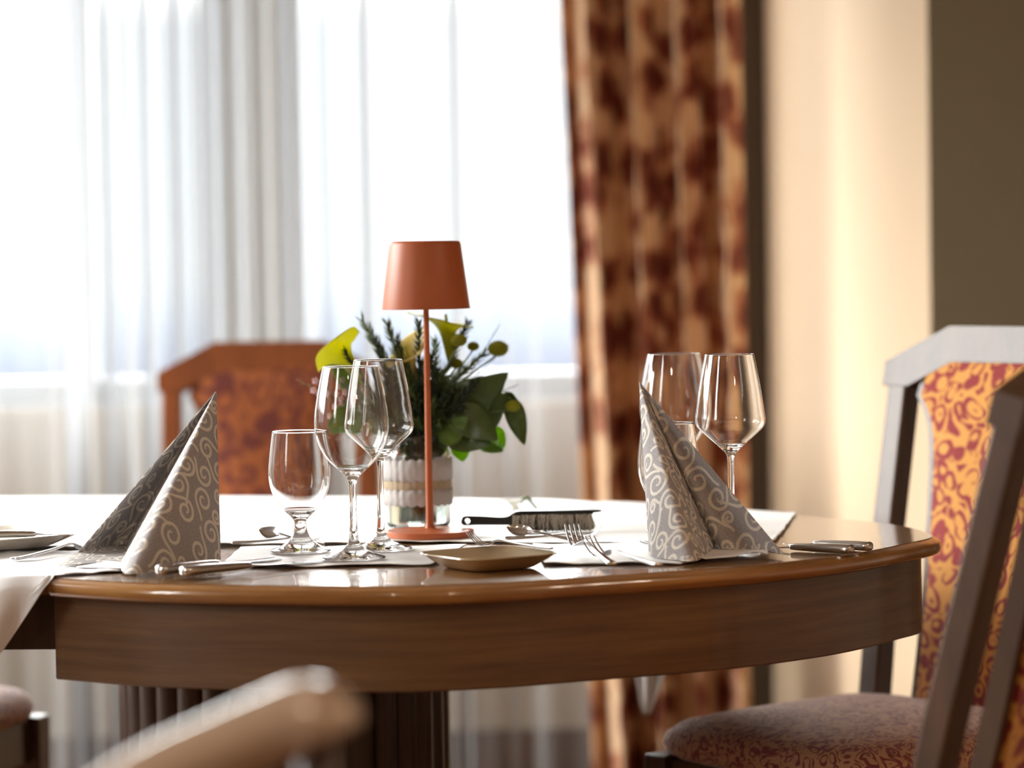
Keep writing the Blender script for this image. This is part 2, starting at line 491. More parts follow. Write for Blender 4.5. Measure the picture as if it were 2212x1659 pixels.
L.new(b.outputs[0], ms.inputs[1]); L.new(tr.outputs[0], ms.inputs[2]); L.new(ms.outputs[0], out.inputs['Surface'])
M['napkin'] = m

def leafmat(name, col, tcol, mixf=.4, rough=.35):
    m, nt, b, out = mat_new(name)
    b.inputs['Base Color'].default_value = col; b.inputs['Roughness'].default_value = rough
    tcn = nt.nodes.new('ShaderNodeTexCoord')
    n = nt.nodes.new('ShaderNodeTexNoise'); n.inputs['Scale'].default_value = 40; n.inputs['Detail'].default_value = 3
    mx = nt.nodes.new('ShaderNodeMix'); mx.data_type = 'RGBA'
    mx.inputs['A'].default_value = tuple(c * .75 for c in col[:3]) + (1,); mx.inputs['B'].default_value = tuple(min(1, c * 1.3) for c in col[:3]) + (1,)
    nt.links.new(tcn.outputs['Object'], n.inputs['Vector']); nt.links.new(n.outputs['Fac'], mx.inputs['Factor']); nt.links.new(mx.outputs['Result'], b.inputs['Base Color'])
    tr = nt.nodes.new('ShaderNodeBsdfTranslucent'); tr.inputs['Color'].default_value = tcol
    ms = nt.nodes.new('ShaderNodeMixShader'); ms.inputs[0].default_value = mixf
    nt.links.new(b.outputs[0], ms.inputs[1]); nt.links.new(tr.outputs[0], ms.inputs[2]); nt.links.new(ms.outputs[0], out.inputs['Surface'])
    return m
M['leaf_dark'] = leafmat('dark_green_leaf', srgb(72, 90, 38), srgb(100, 124, 34), .28)
M['leaf_mid'] = leafmat('mid_green_leaf', srgb(88, 116, 40), srgb(126, 160, 40), .35)
M['leaf_bright'] = leafmat('fresh_green_leaf', srgb(120, 170, 40), srgb(176, 220, 40), .5)
M['needle'] = leafmat('needle_green', srgb(44, 58, 40), srgb(60, 78, 48), .15)
M['needle_light'] = leafmat('light_needle_green', srgb(84, 104, 52), srgb(104, 128, 60), .25)
M['calla_green'] = leafmat('yellow_green_spathe', srgb(156, 160, 28), srgb(214, 210, 30), .62)
M['calla_cream'] = leafmat('cream_spathe', srgb(214, 196, 124), srgb(232, 214, 130), .45)
M['pompom'] = leafmat('olive_yellow_pompom', srgb(150, 152, 30), srgb(176, 176, 30), .25, .7)
M['pink'] = leafmat('pale_pink_petal', srgb(206, 176, 180), srgb(220, 190, 190), .4, .6)
M['stem'] = leafmat('stem_green', srgb(74, 98, 44), srgb(90, 120, 50), .1)
M['white_petal'] = leafmat('white_petal', srgb(238, 236, 228), srgb(240, 238, 226), .4)

# ------------------------------------------------------------------ the room
def struct(name, bm_or, mat, **k):
    o = bm_or.obj(name, mat, smooth=False, **k); o['kind'] = 'structure'; return o

ROOM_X1, ROOM_Y0, ROOM_Z = 3.4, -2.6, 2.7
PIER_Y = 5.55
CORN = W(2006, 300, PIER_Y)                     # corner where the pale side wall ends and the shaded wall begins
REVEAL = W(1648, 300, BACK_Y)
mb = MB().add(*box(LEFT_X - .3, ROOM_X1 + .3, ROOM_Y0 - .3, BACK_Y + .3, -.1, 0)); struct('floor', mb, M['floor'])
mb = MB().add(*box(LEFT_X - .3, ROOM_X1 + .3, ROOM_Y0 - .3, BACK_Y + .3, ROOM_Z, ROOM_Z + .1)); struct('ceiling', mb, M['ceiling'])
# window wall with two openings
mb = MB()
xs = [LEFT_X - .3] + [c for w in WIN_BACK for c in w] + [REVEAL.x + .3]
for i in range(0, len(xs), 2): mb.add(*box(xs[i], xs[i + 1], BACK_Y, BACK_Y + .25, 0, ROOM_Z))
for a, b_ in WIN_BACK:
    mb.add(*box(a, b_, BACK_Y, BACK_Y + .25, 0, WIN_Z[0])); mb.add(*box(a, b_, BACK_Y, BACK_Y + .25, WIN_Z[1], ROOM_Z))
struct('wall_back', mb, M['window_wall'])
# side wall (lit by the windows) and the shaded wall to its right
mb = MB(); n_ = 3
v = [(REVEAL.x, BACK_Y, 0), (CORN.x, PIER_Y, 0), (CORN.x + .12, PIER_Y + .12, 0), (REVEAL.x + .12, BACK_Y, 0)]
v += [(a, b_, ROOM_Z) for a, b_, c in v]
mb.add(v, [(0, 3, 2, 1), (4, 5, 6, 7), (0, 1, 5, 4), (1, 2, 6, 5), (2, 3, 7, 6), (3, 0, 4, 7)])
struct('wall_right', mb, M['cream_wall'])
mb = MB()
v = [(CORN.x, PIER_Y, 0), (ROOM_X1, PIER_Y, 0), (ROOM_X1, PIER_Y + .12, 0), (CORN.x + .12, PIER_Y + .12, 0)]
v += [(a, b_, ROOM_Z) for a, b_, c in v]
mb.add(v, [(0, 3, 2, 1), (4, 5, 6, 7), (0, 1, 5, 4), (1, 2, 6, 5), (2, 3, 7, 6), (3, 0, 4, 7)])
struct('wall_front', mb, M['olive_wall'])
mb = MB().add(*box(ROOM_X1, ROOM_X1 + .2, ROOM_Y0, PIER_Y + .12, 0, ROOM_Z)); struct('wall_far_right', mb, M['room_wall'])
mb = MB().add(*box(LEFT_X - .25, ROOM_X1 + .2, ROOM_Y0 - .2, ROOM_Y0, 0, ROOM_Z)); struct('wall_rear', mb, M['room_wall'])
mb = MB()
ys = [ROOM_Y0] + [c for w in WIN_SIDE for c in w] + [BACK_Y]
for i in range(0, len(ys), 2): mb.add(*box(LEFT_X - .25, LEFT_X, ys[i], ys[i + 1], 0, ROOM_Z))
for a, b_ in WIN_SIDE:
    mb.add(*box(LEFT_X - .25, LEFT_X, a, b_, 0, WIN_Z[0])); mb.add(*box(LEFT_X - .25, LEFT_X, a, b_, WIN_Z[1], ROOM_Z))
struct('wall_left', mb, M['room_wall'])

def window(idx, axis, a, b_, at, mullions):
    """Frame, mullions, pane and sill of one opening."""
    w = empty('window_%d' % idx); w['kind'] = 'structure'
    def bx(m_, u0, u1, z0, z1, d0=.10, d1=.16):
        if axis == 'y': m_.add(*box(u0, u1, at + d0, at + d1, z0, z1))
        else: m_.add(*box(at - d1, at - d0, u0, u1, z0, z1))
    z0, z1 = WIN_Z; t = .06
    m_ = MB(); bx(m_, a, a + t, z0, z1); bx(m_, b_ - t, b_, z0, z1); bx(m_, a + t, b_ - t, z0, z0 + t); bx(m_, a + t, b_ - t, z1 - t, z1)
    m_.obj('window_frame', M['frame_white'], w, smooth=False)
    m_ = MB()
    for c, tt in mullions: bx(m_, c - tt, c + tt, z0 + t, z1 - t)
    if mullions: m_.obj('mullion', M['frame_white'], w, smooth=False)
    m_ = MB(); bx(m_, a + t, b_ - t, z0 + t, z1 - t, .127, .133); m_.obj('pane', M['pane'], w, smooth=False)
    m_ = MB(); bx(m_, a, b_, z0 - .02, z0 + .004, .02, .10); m_.obj('window_sill', M['sill'], w, smooth=False)
window(1, 'y', *WIN_BACK[0], BACK_Y, [(-.93, .035), (-1.6, .03)])
window(2, 'y', *WIN_BACK[1], BACK_Y, [(-.305, .012), (-.115, .01)])
for k, (a, b_) in enumerate(WIN_SIDE): window(3 + k, 'x', a, b_, LEFT_X, [((a + b_) / 2, .035)])
m_ = MB().add(*box(W(1586, 300, BACK_Y).x, REVEAL.x + .004, BACK_Y - .03, BACK_Y, 0, ROOM_Z)); struct('shade_strip_1', m_, M['gap_shade'])  # added dark strip standing in for shade between curtain and side wall
m_ = MB().add(*box(LEFT_X, REVEAL.x, BACK_Y - .02, BACK_Y, 0, .1)); struct('baseboard_back', m_, M['chair_wood'])

# ------------------------------------------------------------------ curtains
SHEER_Y = 6.30
def sheer(name, x0, x1, z0, z1, folds, label, y=SHEER_Y):
    nx = int((x1 - x0) / .006); nz = 24
    def fn(a, c):
        x = x0 + (x1 - x0) * a; z = z0 + (z1 - z0) * c
        dy = 0
        for cx_, w_, am in folds:
            dy += 1.35 * am * math.exp(-((x - cx_) / w_) ** 2) * math.cos((x - cx_) / w_ * 2.2)
        dy += .010 * math.sin(x * 21 + .6 * z) + .006 * math.sin(x * 47 + 1.3)
        return (x, y + dy * (1 - .15 * c), z)
    v, f = grid(nx, nz, fn)
    return tag(mesh(name, v, f, M['voile']), label, 'curtain')
fold_px = [(20, .04, .02), (160, .032, .085), (245, .03, .05), (328, .026, .085), (400, .03, .05), (470, .03, .08), (520, .035, .09), (565, .03, .075), (610, .03, .06), (655, .03, .06),
           (792, .014, .035), (985, .016, .035), (1120, .05, .02), (60, .05, .02), (720, .04, .02), (880, .06, .02)]
folds = [(W(px, 300, SHEER_Y).x, w_, am) for px, w_, am in fold_px]
folds += [(-1.2 - .11 * k, .035, .06 * (-1) ** k) for k in range(9)]
sheer('sheer_curtain', -2.3, .24, .03, 2.6, folds, 'translucent white sheer curtain hanging full length across the bright windows')

def curtain(name, top, bottom, y, z0, z1, npl, depth, label, mat, ph=0):
    nx, nz = 260, 60
    rs = random.Random(3); offs = [rs.uniform(-.35, .35) for _ in range(npl + 2)]
    v = []; uvs = []
    for j in range(nz):
        c = j / (nz - 1); z = z0 + (z1 - z0) * c
        xa = bottom[0] + (top[0] - bottom[0]) * c; xb = bottom[1] + (top[1] - bottom[1]) * c
        for i in range(nx):
            a = i / (nx - 1)
            t = a * npl; k = int(t)
            wob = offs[min(k, npl)] * math.sin(PI * (t - k)) ** 2
            s = math.sin(2 * PI * (t + ph) + wob * 1.5 + .25 * math.sin(3 * c + k))
            x = xa + (xb - xa) * a + .012 * math.sin(4 * PI * t + c * 2)
            v.append((x, y + depth * s * (.75 + .25 * math.sin(2.1 * k + 1)), z))
            uvs.append((a * 1.35, z))
    f = [(j * nx + i, j * nx + i + 1, (j + 1) * nx + i + 1, (j + 1) * nx + i) for j in range(nz - 1) for i in range(nx - 1)]
    o = mesh(name, v, f, mat)
    ul = o.data.uv_layers.new(name='cloth')
    for lp in o.data.loops: ul.data[lp.index].uv = uvs[lp.vertex_index]
    solid(o, .003)
    return tag(o, label, 'curtain')
CUR_Y = 6.10
xt0, xt1 = W(1203, 0, CUR_Y).x, W(1584, 0, CUR_Y).x
xb0, xb1 = W(1262, 1100, CUR_Y).x, W(1608, 1100, CUR_Y).x
zt, zb = W(1203, 0, CUR_Y).z, W(1262, 1100, CUR_Y).z
def ext(xa, xb, z): return xb + (xa - xb) * (z - zb) / (zt - zb)
curtain('floral_curtain', (ext(xt0, xb0, 2.6), ext(xt1, xb1, 2.6)), (ext(xt0, xb0, .02) - .01, ext(xt1, xb1, .02)), CUR_Y, .02, 2.6, 4, .095,
        'heavy cream and dark red floral curtain gathered beside the window', M['curtain'])

# ------------------------------------------------------------------ table
TZ = .75
near = [(104, 1250), (270, 1260), (452, 1265), (723, 1268), (904, 1267), (1100, 1259), (1300, 1246), (1470, 1235), (1640, 1222), (1799, 1205), (1899, 1190), (1978, 1174)]
rimp = [T(x, y, TZ).xy[:] for x, y in near]
rt = T(2034, 1160, TZ)
far = [(2008, 1145), (1958, 1134), (1879, 1124), (1799, 1118), (1725, 1111)]
rimp += [rt.xy[:]] + [T(x, y, TZ).xy[:] for x, y in far]
rimp += [T(1500, 1096, TZ).xy[:], T(1300, 1087, TZ).xy[:], T(1000, 1080, TZ).xy[:], T(700, 1076, TZ).xy[:], T(450, 1075, TZ).xy[:]]
curve = catmull(rimp, 10)
outline_end = resample(curve, 150)                      # open curve, near-left round the right end to far-left
SPLIT_N = outline_end[0]; SPLIT_F = outline_end[-1]

def inset(P, d):
    P = np.array(P); t = np.gradient(P, axis=0); t /= np.linalg.norm(t, axis=1)[:, None]
    n = np.stack([-t[:, 1], t[:, 0]], 1)                # inward for this direction of travel
    return P + n * d
def edge_profile(P, prof, closed_face=True):
    """Slab whose rim follows P; prof = list of (inset, z). Straight back along the split line."""
    v = []; f = []; n = len(P)
    for d, z in prof:
        Q = inset(P, d); v += [(q[0], q[1], z) for q in Q]
    for r_ in range(len(prof) - 1):
        for i in range(n - 1):
            f.append((r_ * n + i, (r_ + 1) * n + i, (r_ + 1) * n + i + 1, r_ * n + i + 1))
    f.append(tuple(range(n))); f.append(tuple(reversed(range((len(prof) - 1) * n, len(prof) * n))))
    f.append(tuple(r_ * n + n - 1 for r_ in range(len(prof))) + tuple(r_ * n for r_ in reversed(range(len(prof)))))
    return v, f
table = empty('dining_table', (-.3, 4.15, 0))
def tpart(name, vf, mat, **k):
    v, f = vf
    o = mesh(name, [(x + .3, y - 4.15, z) for x, y, z in v], f, mat, table, **k); return o
prof_top = [(.013, TZ), (.011, TZ - .0006), (.010, TZ - .0022)]
prof_edge = [(.012, TZ - .0012), (.0085, TZ - .0022), (.0065, TZ - .0034), (.0035, TZ - .0042), (.0008, TZ - .0068), (0, TZ - .011), (.0004, TZ - .0155), (.003, TZ - .0195), (.008, TZ - .022), (.03, TZ - .022)]
tpart('tabletop', edge_profile(outline_end, [(.0125, TZ)] + [(.0125, TZ - .004), (.03, TZ - .0215)]), M['table_top'], smooth=False)
def rim(P, prof):
    v = []; f = []; n = len(P)
    for d, z in prof:
        v += [(q[0], q[1], z) for q in inset(P, d)]
    for r_ in range(len(prof) - 1):
        for i in range(n - 1): f.append((r_ * n + i, (r_ + 1) * n + i, (r_ + 1) * n + i + 1, r_ * n + i + 1))
    for e_ in (0, n - 1):
        q = tuple(r_ * n + e_ for r_ in range(len(prof))); f.append(q if e_ else tuple(reversed(q)))
    return v, f
tpart('edge_band', rim(outline_end, prof_edge), M['edge_wood'], angle=50)
# apron
ap0 = inset(outline_end, .026)
# the apron ends a little beyond the top on the left
d0 = (np.array(ap0[0]) - np.array(ap0[2])); d0 /= np.linalg.norm(d0)
ap0 = np.vstack([ap0[0] + d0 * .016, ap0])
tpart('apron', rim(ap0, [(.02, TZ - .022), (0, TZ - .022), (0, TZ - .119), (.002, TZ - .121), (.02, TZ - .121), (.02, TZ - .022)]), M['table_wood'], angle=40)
# extension leaf and its slides, running off to the left
dirx = np.array([-1.0, .10]); dirx /= np.linalg.norm(dirx)
lf = [SPLIT_N + dirx * .004 + np.array([.012, .03]), SPLIT_F + dirx * .004 + np.array([0, -.014]), SPLIT_F + dirx * .46, SPLIT_N + dirx * .42 + np.array([0, .02])]
v = [(p[0], p[1], TZ - .001) for p in lf] + [(p[0], p[1], TZ - .022) for p in lf]
tpart('extension_leaf', (v, [(0, 3, 2, 1), (4, 5, 6, 7), (0, 1, 5, 4), (1, 2, 6, 5), (2, 3, 7, 6), (3, 0, 4, 7)]), M['table_top'], smooth=False)
a = SPLIT_N + np.array([0, .055])
v = []
for z in (TZ - .09, TZ - .022):
    v += [(a[0] + .1, a[1], z), (a[0] - .38, a[1] + .04, z), (a[0] - .38, a[1] + .065, z), (a[0] + .1, a[1] + .025, z)]
tpart('extension_slide', (v, [(0, 3, 2, 1), (4, 5, 6, 7), (0, 1, 5, 4), (1, 2, 6, 5), (2, 3, 7, 6), (3, 0, 4, 7)]), M['dark_wood'], smooth=False)
# reeded column: half reeds all round
def reeded(cx_, cy_, R_, n, z0, z1):
    ring = []
    for k in range(n):
        for s in range(8):
            a_ = 2 * PI * (k + s / 8) / n
            ring.append((cx_ + (R_ - .012 + .014 * math.sin(PI * s / 8) ** .6) * math.cos(a_), cy_ + (R_ - .012 + .014 * math.sin(PI * s / 8) ** .6) * math.sin(a_)))
    m = len(ring)
    v = [(x, y, z) for z in (z0, z1) for x, y in ring]
    f = [(i, (i + 1) % m, m + (i + 1) % m, m + i) for i in range(m)] + [tuple(reversed(range(m))), tuple(range(m, 2 * m))]
    return v, f
pc = W(611, 1570, 4.08)
tpart('pedestal_column', reeded(pc.x, pc.y + .05, .222, 34, .06, TZ - .03), M['dark_wood'], angle=60)
m_ = MB(); v, f = lathe([(0, 0), (.34, 0), (.345, .01), (.345, .045), (.335, .06), (.0, .06)], 64)
tpart('pedestal_base', ([(x + pc.x, y + pc.y + .05, z) for x, y, z in v], f), M['dark_wood'], angle=40)
tag(table, 'honey beech dining table with rounded end, deep curved apron and reeded column', 'table')

# ------------------------------------------------------------------ cloths on the table
def lay(name, poly, z, label, cat, mat, wave=.002, n=70, th=.0012, seed=1, group=None, fringe=0, crease=0):
    """Cloth with a hand-laid outline (4 corner pixels or points), slightly wavy."""
    P = [np.array(p[:2], float) for p in poly]
    rs = random.Random(seed); ph = [rs.uniform(0, 6.28) for _ in range(6)]
    def fn(a, c):
        e0 = P[0] * (1 - a) + P[1] * a; e1 = P[3] * (1 - a) + P[2] * a
        q = e0 * (1 - c) + e1 * c
        ed = min(c, 1 - c, a, 1 - a)
        k = math.exp(-ed / .06)
        L_ = np.linalg.norm(P[1] - P[0])
        h = wave * (.5 + .5 * math.sin(a * L_ * 60 + ph[0] + 2 * c)) * k + wave * .3 * (1 + math.sin(a * 23 + ph[1]) * math.sin(c * 17 + ph[2]))
        off = .0022 * math.sin(a * L_ * 43 + ph[3]) * (1 - c)
        if crease: h += crease * (math.exp(-((a - .5) / .008) ** 2) + math.exp(-((c - .5) / .015) ** 2))
        return (q[0], q[1] + off, z + max(0, h))
    v, f = grid(n, n, fn)
    o = mesh(name, v, f, mat); solid(o, th, 1)
    return tag(o, label, cat, group)
FRONT = .002
# large cloth over the back of the table
def clip_to_table(o): pass
tc_pts = [T(-400, 1188, TZ), T(1050, 1176, TZ), T(1500, 1168, TZ), T(1668, 1176, TZ)]
cor = T(1722, 1109, TZ)
# build as one grid: near edge / far edge polylines
nearE = resample([p.xy[:] for p in (T(-150, 1190, TZ), T(500, 1183, TZ), T(850, 1176, TZ), T(1050, 1175, TZ), T(1200, 1179, TZ), T(1400, 1178, TZ), T(1580, 1178, TZ), T(1668, 1177, TZ), T(1690, 1155, TZ), T(1720, 1111, TZ))], 150)
farE = [p.xy[:] for p in (T(-150, 1081, TZ), T(0, 1078, TZ), T(450, 1075, TZ))]
fi = inset(outline_end, .010)
farpart = [tuple(q) for q in fi if q[1] > T(1725, 1111, TZ).y]
farE = resample(farE[:2] + [tuple(np.array(farE[2]))] + [tuple(q) for q in reversed(farpart)] + [tuple(T(1721, 1110.5, TZ).xy)], 150)
v = []; nv = 60
for j in range(nv):
    c = j / (nv - 1)
    for i in range(150):
        q = nearE[i] * (1 - c) + farE[i] * c
        h = .0005 + .0022 * math.exp(-c / .02) * (.6 + .4 * math.sin(i * .9)) + .0018 * max(0, math.sin(i * .21 + 5 * c)) * max(0, math.sin(c * 9 + i * .05)) + .0012 * math.exp(-((q[0] + q[1] - 3.72) / .012) ** 2)
        dy = .003 * math.sin(i * .55) * (1 - c) ** 6
        v.append((q[0], q[1] + dy, TZ + .001 + h))
f = [(j * 150 + i, j * 150 + i + 1, (j + 1) * 150 + i + 1, (j + 1) * 150 + i) for j in range(nv - 1) for i in range(149)]
tcl = mesh('tablecloth', v, f, M['cloth']); solid(tcl, .0012, 1)
tag(tcl, 'large white linen tablecloth laid over the back half of the beech table', 'tablecloth')
# the cloth's corner that hangs over the far edge and shows under the table top
hx0, hx1 = T(1300, 1087, TZ), T(1560, 1098, TZ)
yb = max(hx0.y, hx1.y) + .012
tipw = W(1398, 1546, yb + .03)
def fn(a, c):
    top = hx0.lerp(hx1, a)
    top = Vector((top.x, top.y + .012, TZ + .002))
    p = top.lerp(Vector((tipw.x + (a - .5) * .012, tipw.y, tipw.z)), c)
    p.y += .016 * math.sin(a * 11) * c * (1 - c) * 2 + .012 * min(1, c * 6)
    return p
v, f = grid(30, 30, fn)
hc = mesh('hanging_corner', v, f, M['cloth']); hc.parent = tcl; solid(hc, .0012)

# three place mats towards the front edge
pm = [
 ('mat', [T(470, 1230, TZ), T(935, 1223, TZ), T(1010, 1183, TZ), T(520, 1187, TZ)], 'rose white linen place mat under the three left wine glasses', 5),
 ('mat', [T(1175, 1223, TZ), T(1470, 1221, TZ), T(1640, 1180, TZ), T(1150, 1179, TZ)], 'white linen place mat under the forks and the right folded napkin', 8),
]
for k, (nm, poly, lab, sd) in enumerate(pm):
    lay('place_mat', poly, TZ + .0012, lab, 'place mat', M['mat'], wave=.0018, seed=sd, group=None)
# left mat that hangs over the table edge
def left_mat():
    rim_pts = []
    P0 = T(262, 1238, TZ).xy; P1 = Vector((SPLIT_N[0] + .004, SPLIT_N[1] + .012))
    # line of the rim further left under the cloth
    R = resample([tuple(outline_end[6] + np.array([-.03, .0])), tuple(T(104, 1249, TZ).xy), tuple(T(40, 1247, TZ).xy), tuple(T(-200, 1240, TZ).xy)], 60)
    v = []; nx, nt_, nd = 70, 26, 40
    far0, far1 = T(300, 1194, TZ).xy, T(-250, 1198, TZ).xy
    for i in range(nx):
        a = i / (nx - 1)
        # rim point: right end follows the near boundary of the mat on the table top
        if a < .33:
            t = a / .33; q = Vector(P0).lerp(Vector(P1), t); hang = 0
        else:
            t = (a - .33) / .67; q = Vector(P1).lerp(Vector((SPLIT_N[0] - .30, SPLIT_N[1] + .055)), t); hang = 1
        fr = Vector(far0).lerp(Vector(far1), a)
        for j in range(nt_):
            c = j / (nt_ - 1); p = fr.lerp(q, c)
            v.append((p.x, p.y, TZ + .003 + .0006 * math.sin(a * 40 + c * 5)))
        # hanging part
        drop = 0 if not hang else .26
        edge_t = 0 if not hang else 1
        for j in range(1, nd + 1):
            c = j / nd
            if not hang:
                v.append((q.x, q.y, TZ + .003)); continue
            s = c * drop * min(1, t * 3.4 + .06)
            out_ = .030 * min(1, s / .02)
            x = q.x - .30 * s * (1 - .45 * t) - .06 * s * math.sin(s * 14)
            y = q.y - out_ - .012 * math.sin(a * 46 + s * 9) * min(1, s / .05)
            v.append((x, y, TZ + .003 - max(0, s - .006)))
    m = nt_ + nd
    f = [(i * m + j, i * m + j + 1, (i + 1) * m + j + 1, (i + 1) * m + j) for i in range(nx - 1) for j in range(m - 1)]
    o = mesh('place_mat', v, f, M['mat']); 
    bm = bmesh.new(); bm.from_mesh(o.data); bmesh.ops.remove_doubles(bm, verts=bm.verts, dist=1e-5); bmesh.ops.recalc_face_normals(bm, faces=bm.faces); bm.to_mesh(o.data); bm.free()
    solid(o, .0012, 0)
    tag(o, 'pale grey linen place mat draped over the table edge at far left', 'place mat')
left_mat()

# ------------------------------------------------------------------ scroll print
def scroll_map(w, h, res, seed):
    rs = random.Random(seed)
    nx, ny = int(w / res), int(h / res)
    D = np.full((ny, nx), 1.0)
    def stamp(x, y, rad):
        k = int(rad / res) + 4
        ix, iy = int(x / res), int(y / res)
        x0, x1, y0, y1 = max(ix - k, 0), min(ix + k, nx), max(iy - k, 0), min(iy + k, ny)
        if x0 >= x1 or y0 >= y1: return
        gx = (np.arange(x0, x1) + .5) * res - x; gy = (np.arange(y0, y1) + .5) * res - y
        d = np.sqrt(gx[None, :] ** 2 + gy[:, None] ** 2) - rad
        D[y0:y1, x0:x1] = np.minimum(D[y0:y1, x0:x1], d)
    cen = []
    tries = 0
    while tries < 16000:
        tries += 1
        R = rs.uniform(.0130, .0175) if len(cen) < 120 else rs.uniform(.0080, .0105)
        x, y = rs.uniform(0, w), rs.uniform(0, h)
        if all((x - a) ** 2 + (y - b) ** 2 > ((R + r) * 1.10) ** 2 for a, b, r in cen): cen.append((x, y, R))
    for x, y, R in cen:
        sg = rs.choice((-1, 1)); a0 = rs.uniform(0, 2 * PI); tot = 2 * PI * 1.28
        n = 130
        for i in range(n):
            t = i / (n - 1); th = a0 + sg * tot * t; r_ = R * (.16 + .84 * t ** .75)
            px, py = x + r_ * math.cos(th), y + r_ * math.sin(th)
            stamp(px, py, .0011 + .0010 * min(1, t * 3))
        # tail flares away and counter-curls towards the next scroll
        hd = th + sg * PI / 2; L_ = R * rs.uniform(1.6, 2.6); m = 60
        for i in range(m):
            t = i / m; k = sg * (1 / R) * (1 - t * 1.9)
            hd += k * L_ / m; px += math.cos(hd) * L_ / m; py += math.sin(hd) * L_ / m
            stamp(px, py, .0021 - .0004 * t)
    return D, res
SCR, SRES = scroll_map(.42, .42, .0004, 11)
def scroll_at(u, v):
    ny, nx = SCR.shape
    x = np.mod(u / SRES, nx - 1); y = np.mod(v / SRES, ny - 1)
    x0 = x.astype(int); y0 = y.astype(int); fx = x - x0; fy = y - y0
    d = SCR[y0, x0] * (1 - fx) * (1 - fy) + SCR[y0, x0 + 1] * fx * (1 - fy) + SCR[y0 + 1, x0] * (1 - fx) * fy + SCR[y0 + 1, x0 + 1] * fx * fy
    return np.clip(.5 - d / .0005, 0, 1)

def printed_sheet(name, P, parent, u0=0, v0=0, UV=None):
    """P: (nv, nu, 3) grid of points; UV: unrolled cloth coordinates."""
    nv, nu = P.shape[:2]
    if UV is None:
        du = np.linalg.norm(np.diff(P, axis=1), axis=2); U = np.concatenate([np.zeros((nv, 1)), np.cumsum(du, 1)], 1)
        dv = np.linalg.norm(np.diff(P, axis=0), axis=2); V = np.concatenate([np.zeros((1, nu)), np.cumsum(dv, 0)], 0)
        UV = np.stack([U, V], 2)
    idx = np.arange(nv * nu).reshape(nv, nu)
    F = np.stack([idx[:-1, :-1], idx[:-1, 1:], idx[1:, 1:], idx[1:, :-1]], 2).reshape(-1, 4)
    me = bpy.data.meshes.new(name)
    me.vertices.add(nv * nu); me.vertices.foreach_set('co', P.reshape(-1))
    me.loops.add(F.size); me.loops.foreach_set('vertex_index', F.reshape(-1))
    me.polygons.add(len(F)); me.polygons.foreach_set('loop_start', np.arange(0, F.size, 4))
    try: me.polygons.foreach_set('loop_total', np.full(len(F), 4))
    except Exception: pass
    me.update(calc_edges=True)
    me.polygons.foreach_set('use_smooth', [True] * len(F))
    s = scroll_at(UV[..., 0].ravel() + u0, UV[..., 1].ravel() + v0)
    at_ = me.attributes.new('scroll', 'FLOAT', 'POINT'); at_.data.foreach_set('value', s)
    ul = me.uv_layers.new(name='unrolled')
    ul.data.foreach_set('uv', UV.reshape(-1, 2)[F.reshape(-1)].reshape(-1))
    me.materials.append(M['napkin'])
    o = bpy.data.objects.new(name, me); COL.objects.link(o); o.parent = parent
    solid(o, .0006)
    return o

def cone_sheet(name, apex, base, parent, org, nu=200, nv=330, lip=None, u0=0, v0=0, sag=0.0, sharp=False):
    """Cloth ruled from the apex to a base curve; the print is laid out on the unrolled cone."""
    B = resample(base if sharp else catmull(base, 12), nu)
    A = np.array(apex)
    rays = B - A
    ln = np.linalg.norm(rays, axis=1)
    un = rays / ln[:, None]
    ang = np.r_[0, np.cumsum(np.arccos(np.clip((un[1:] * un[:-1]).sum(1), -1, 1)))]
    t = np.linspace(.0, 1, nv)[:, None]
    t = np.clip(t, .004, 1)
    P = A + t[..., None] * rays[None]
    if sag:
        mid = np.sin(PI * np.linspace(0, 1, nu))[None, :, None] * np.sin(PI * t)[..., None]
        P = P + mid * np.array([0, -sag, 0])
    rho = t * ln[None]
    UV = np.stack([rho * np.sin(ang)[None] , rho * np.cos(ang)[None]], 2)
    o = printed_sheet(name, P - np.array(org), parent, u0, v0, UV + .02)
    return o

ZN = TZ + .0045
def np3(v): return np.array([v.x, v.y, v.z])
# ---- left napkin
orgL = T(300, 1225, ZN)
napL = empty('folded_napkin', orgL); tag(napL, 'grey scroll-print napkin folded to a point, leaning tip beside the crossed knives at left', 'napkin', )
apexL = np3(W(466.5, 845, 3.745))
R_ = T(476, 1209, ZN)
baseF = [T(476, 1209, ZN), T(462, 1212, ZN), T(430, 1218, ZN), T(380, 1227, ZN), T(330, 1235, ZN), T(292, 1240, ZN), T(272, 1239.5, ZN), T(263, 1232, ZN + .001), T(261, 1222, ZN + .003), T(263, 1212, ZN + .004), T(275, 1204, ZN + .003)]
cone_sheet('front_fold', apexL, [np3(p) for p in baseF], napL, orgL, nu=260, nv=420, u0=.03, v0=.05)
baseB = [T(275, 1204, ZN + .003), T(270, 1187, ZN + .006), T(262, 1177, ZN + .008), T(225, 1181, ZN + .008), T(190, 1189, ZN + .008), T(166, 1196, ZN + .007)]
cone_sheet('back_fold', apexL, [np3(p) for p in baseB], napL, orgL, nu=190, nv=420, u0=.16, v0=.0)
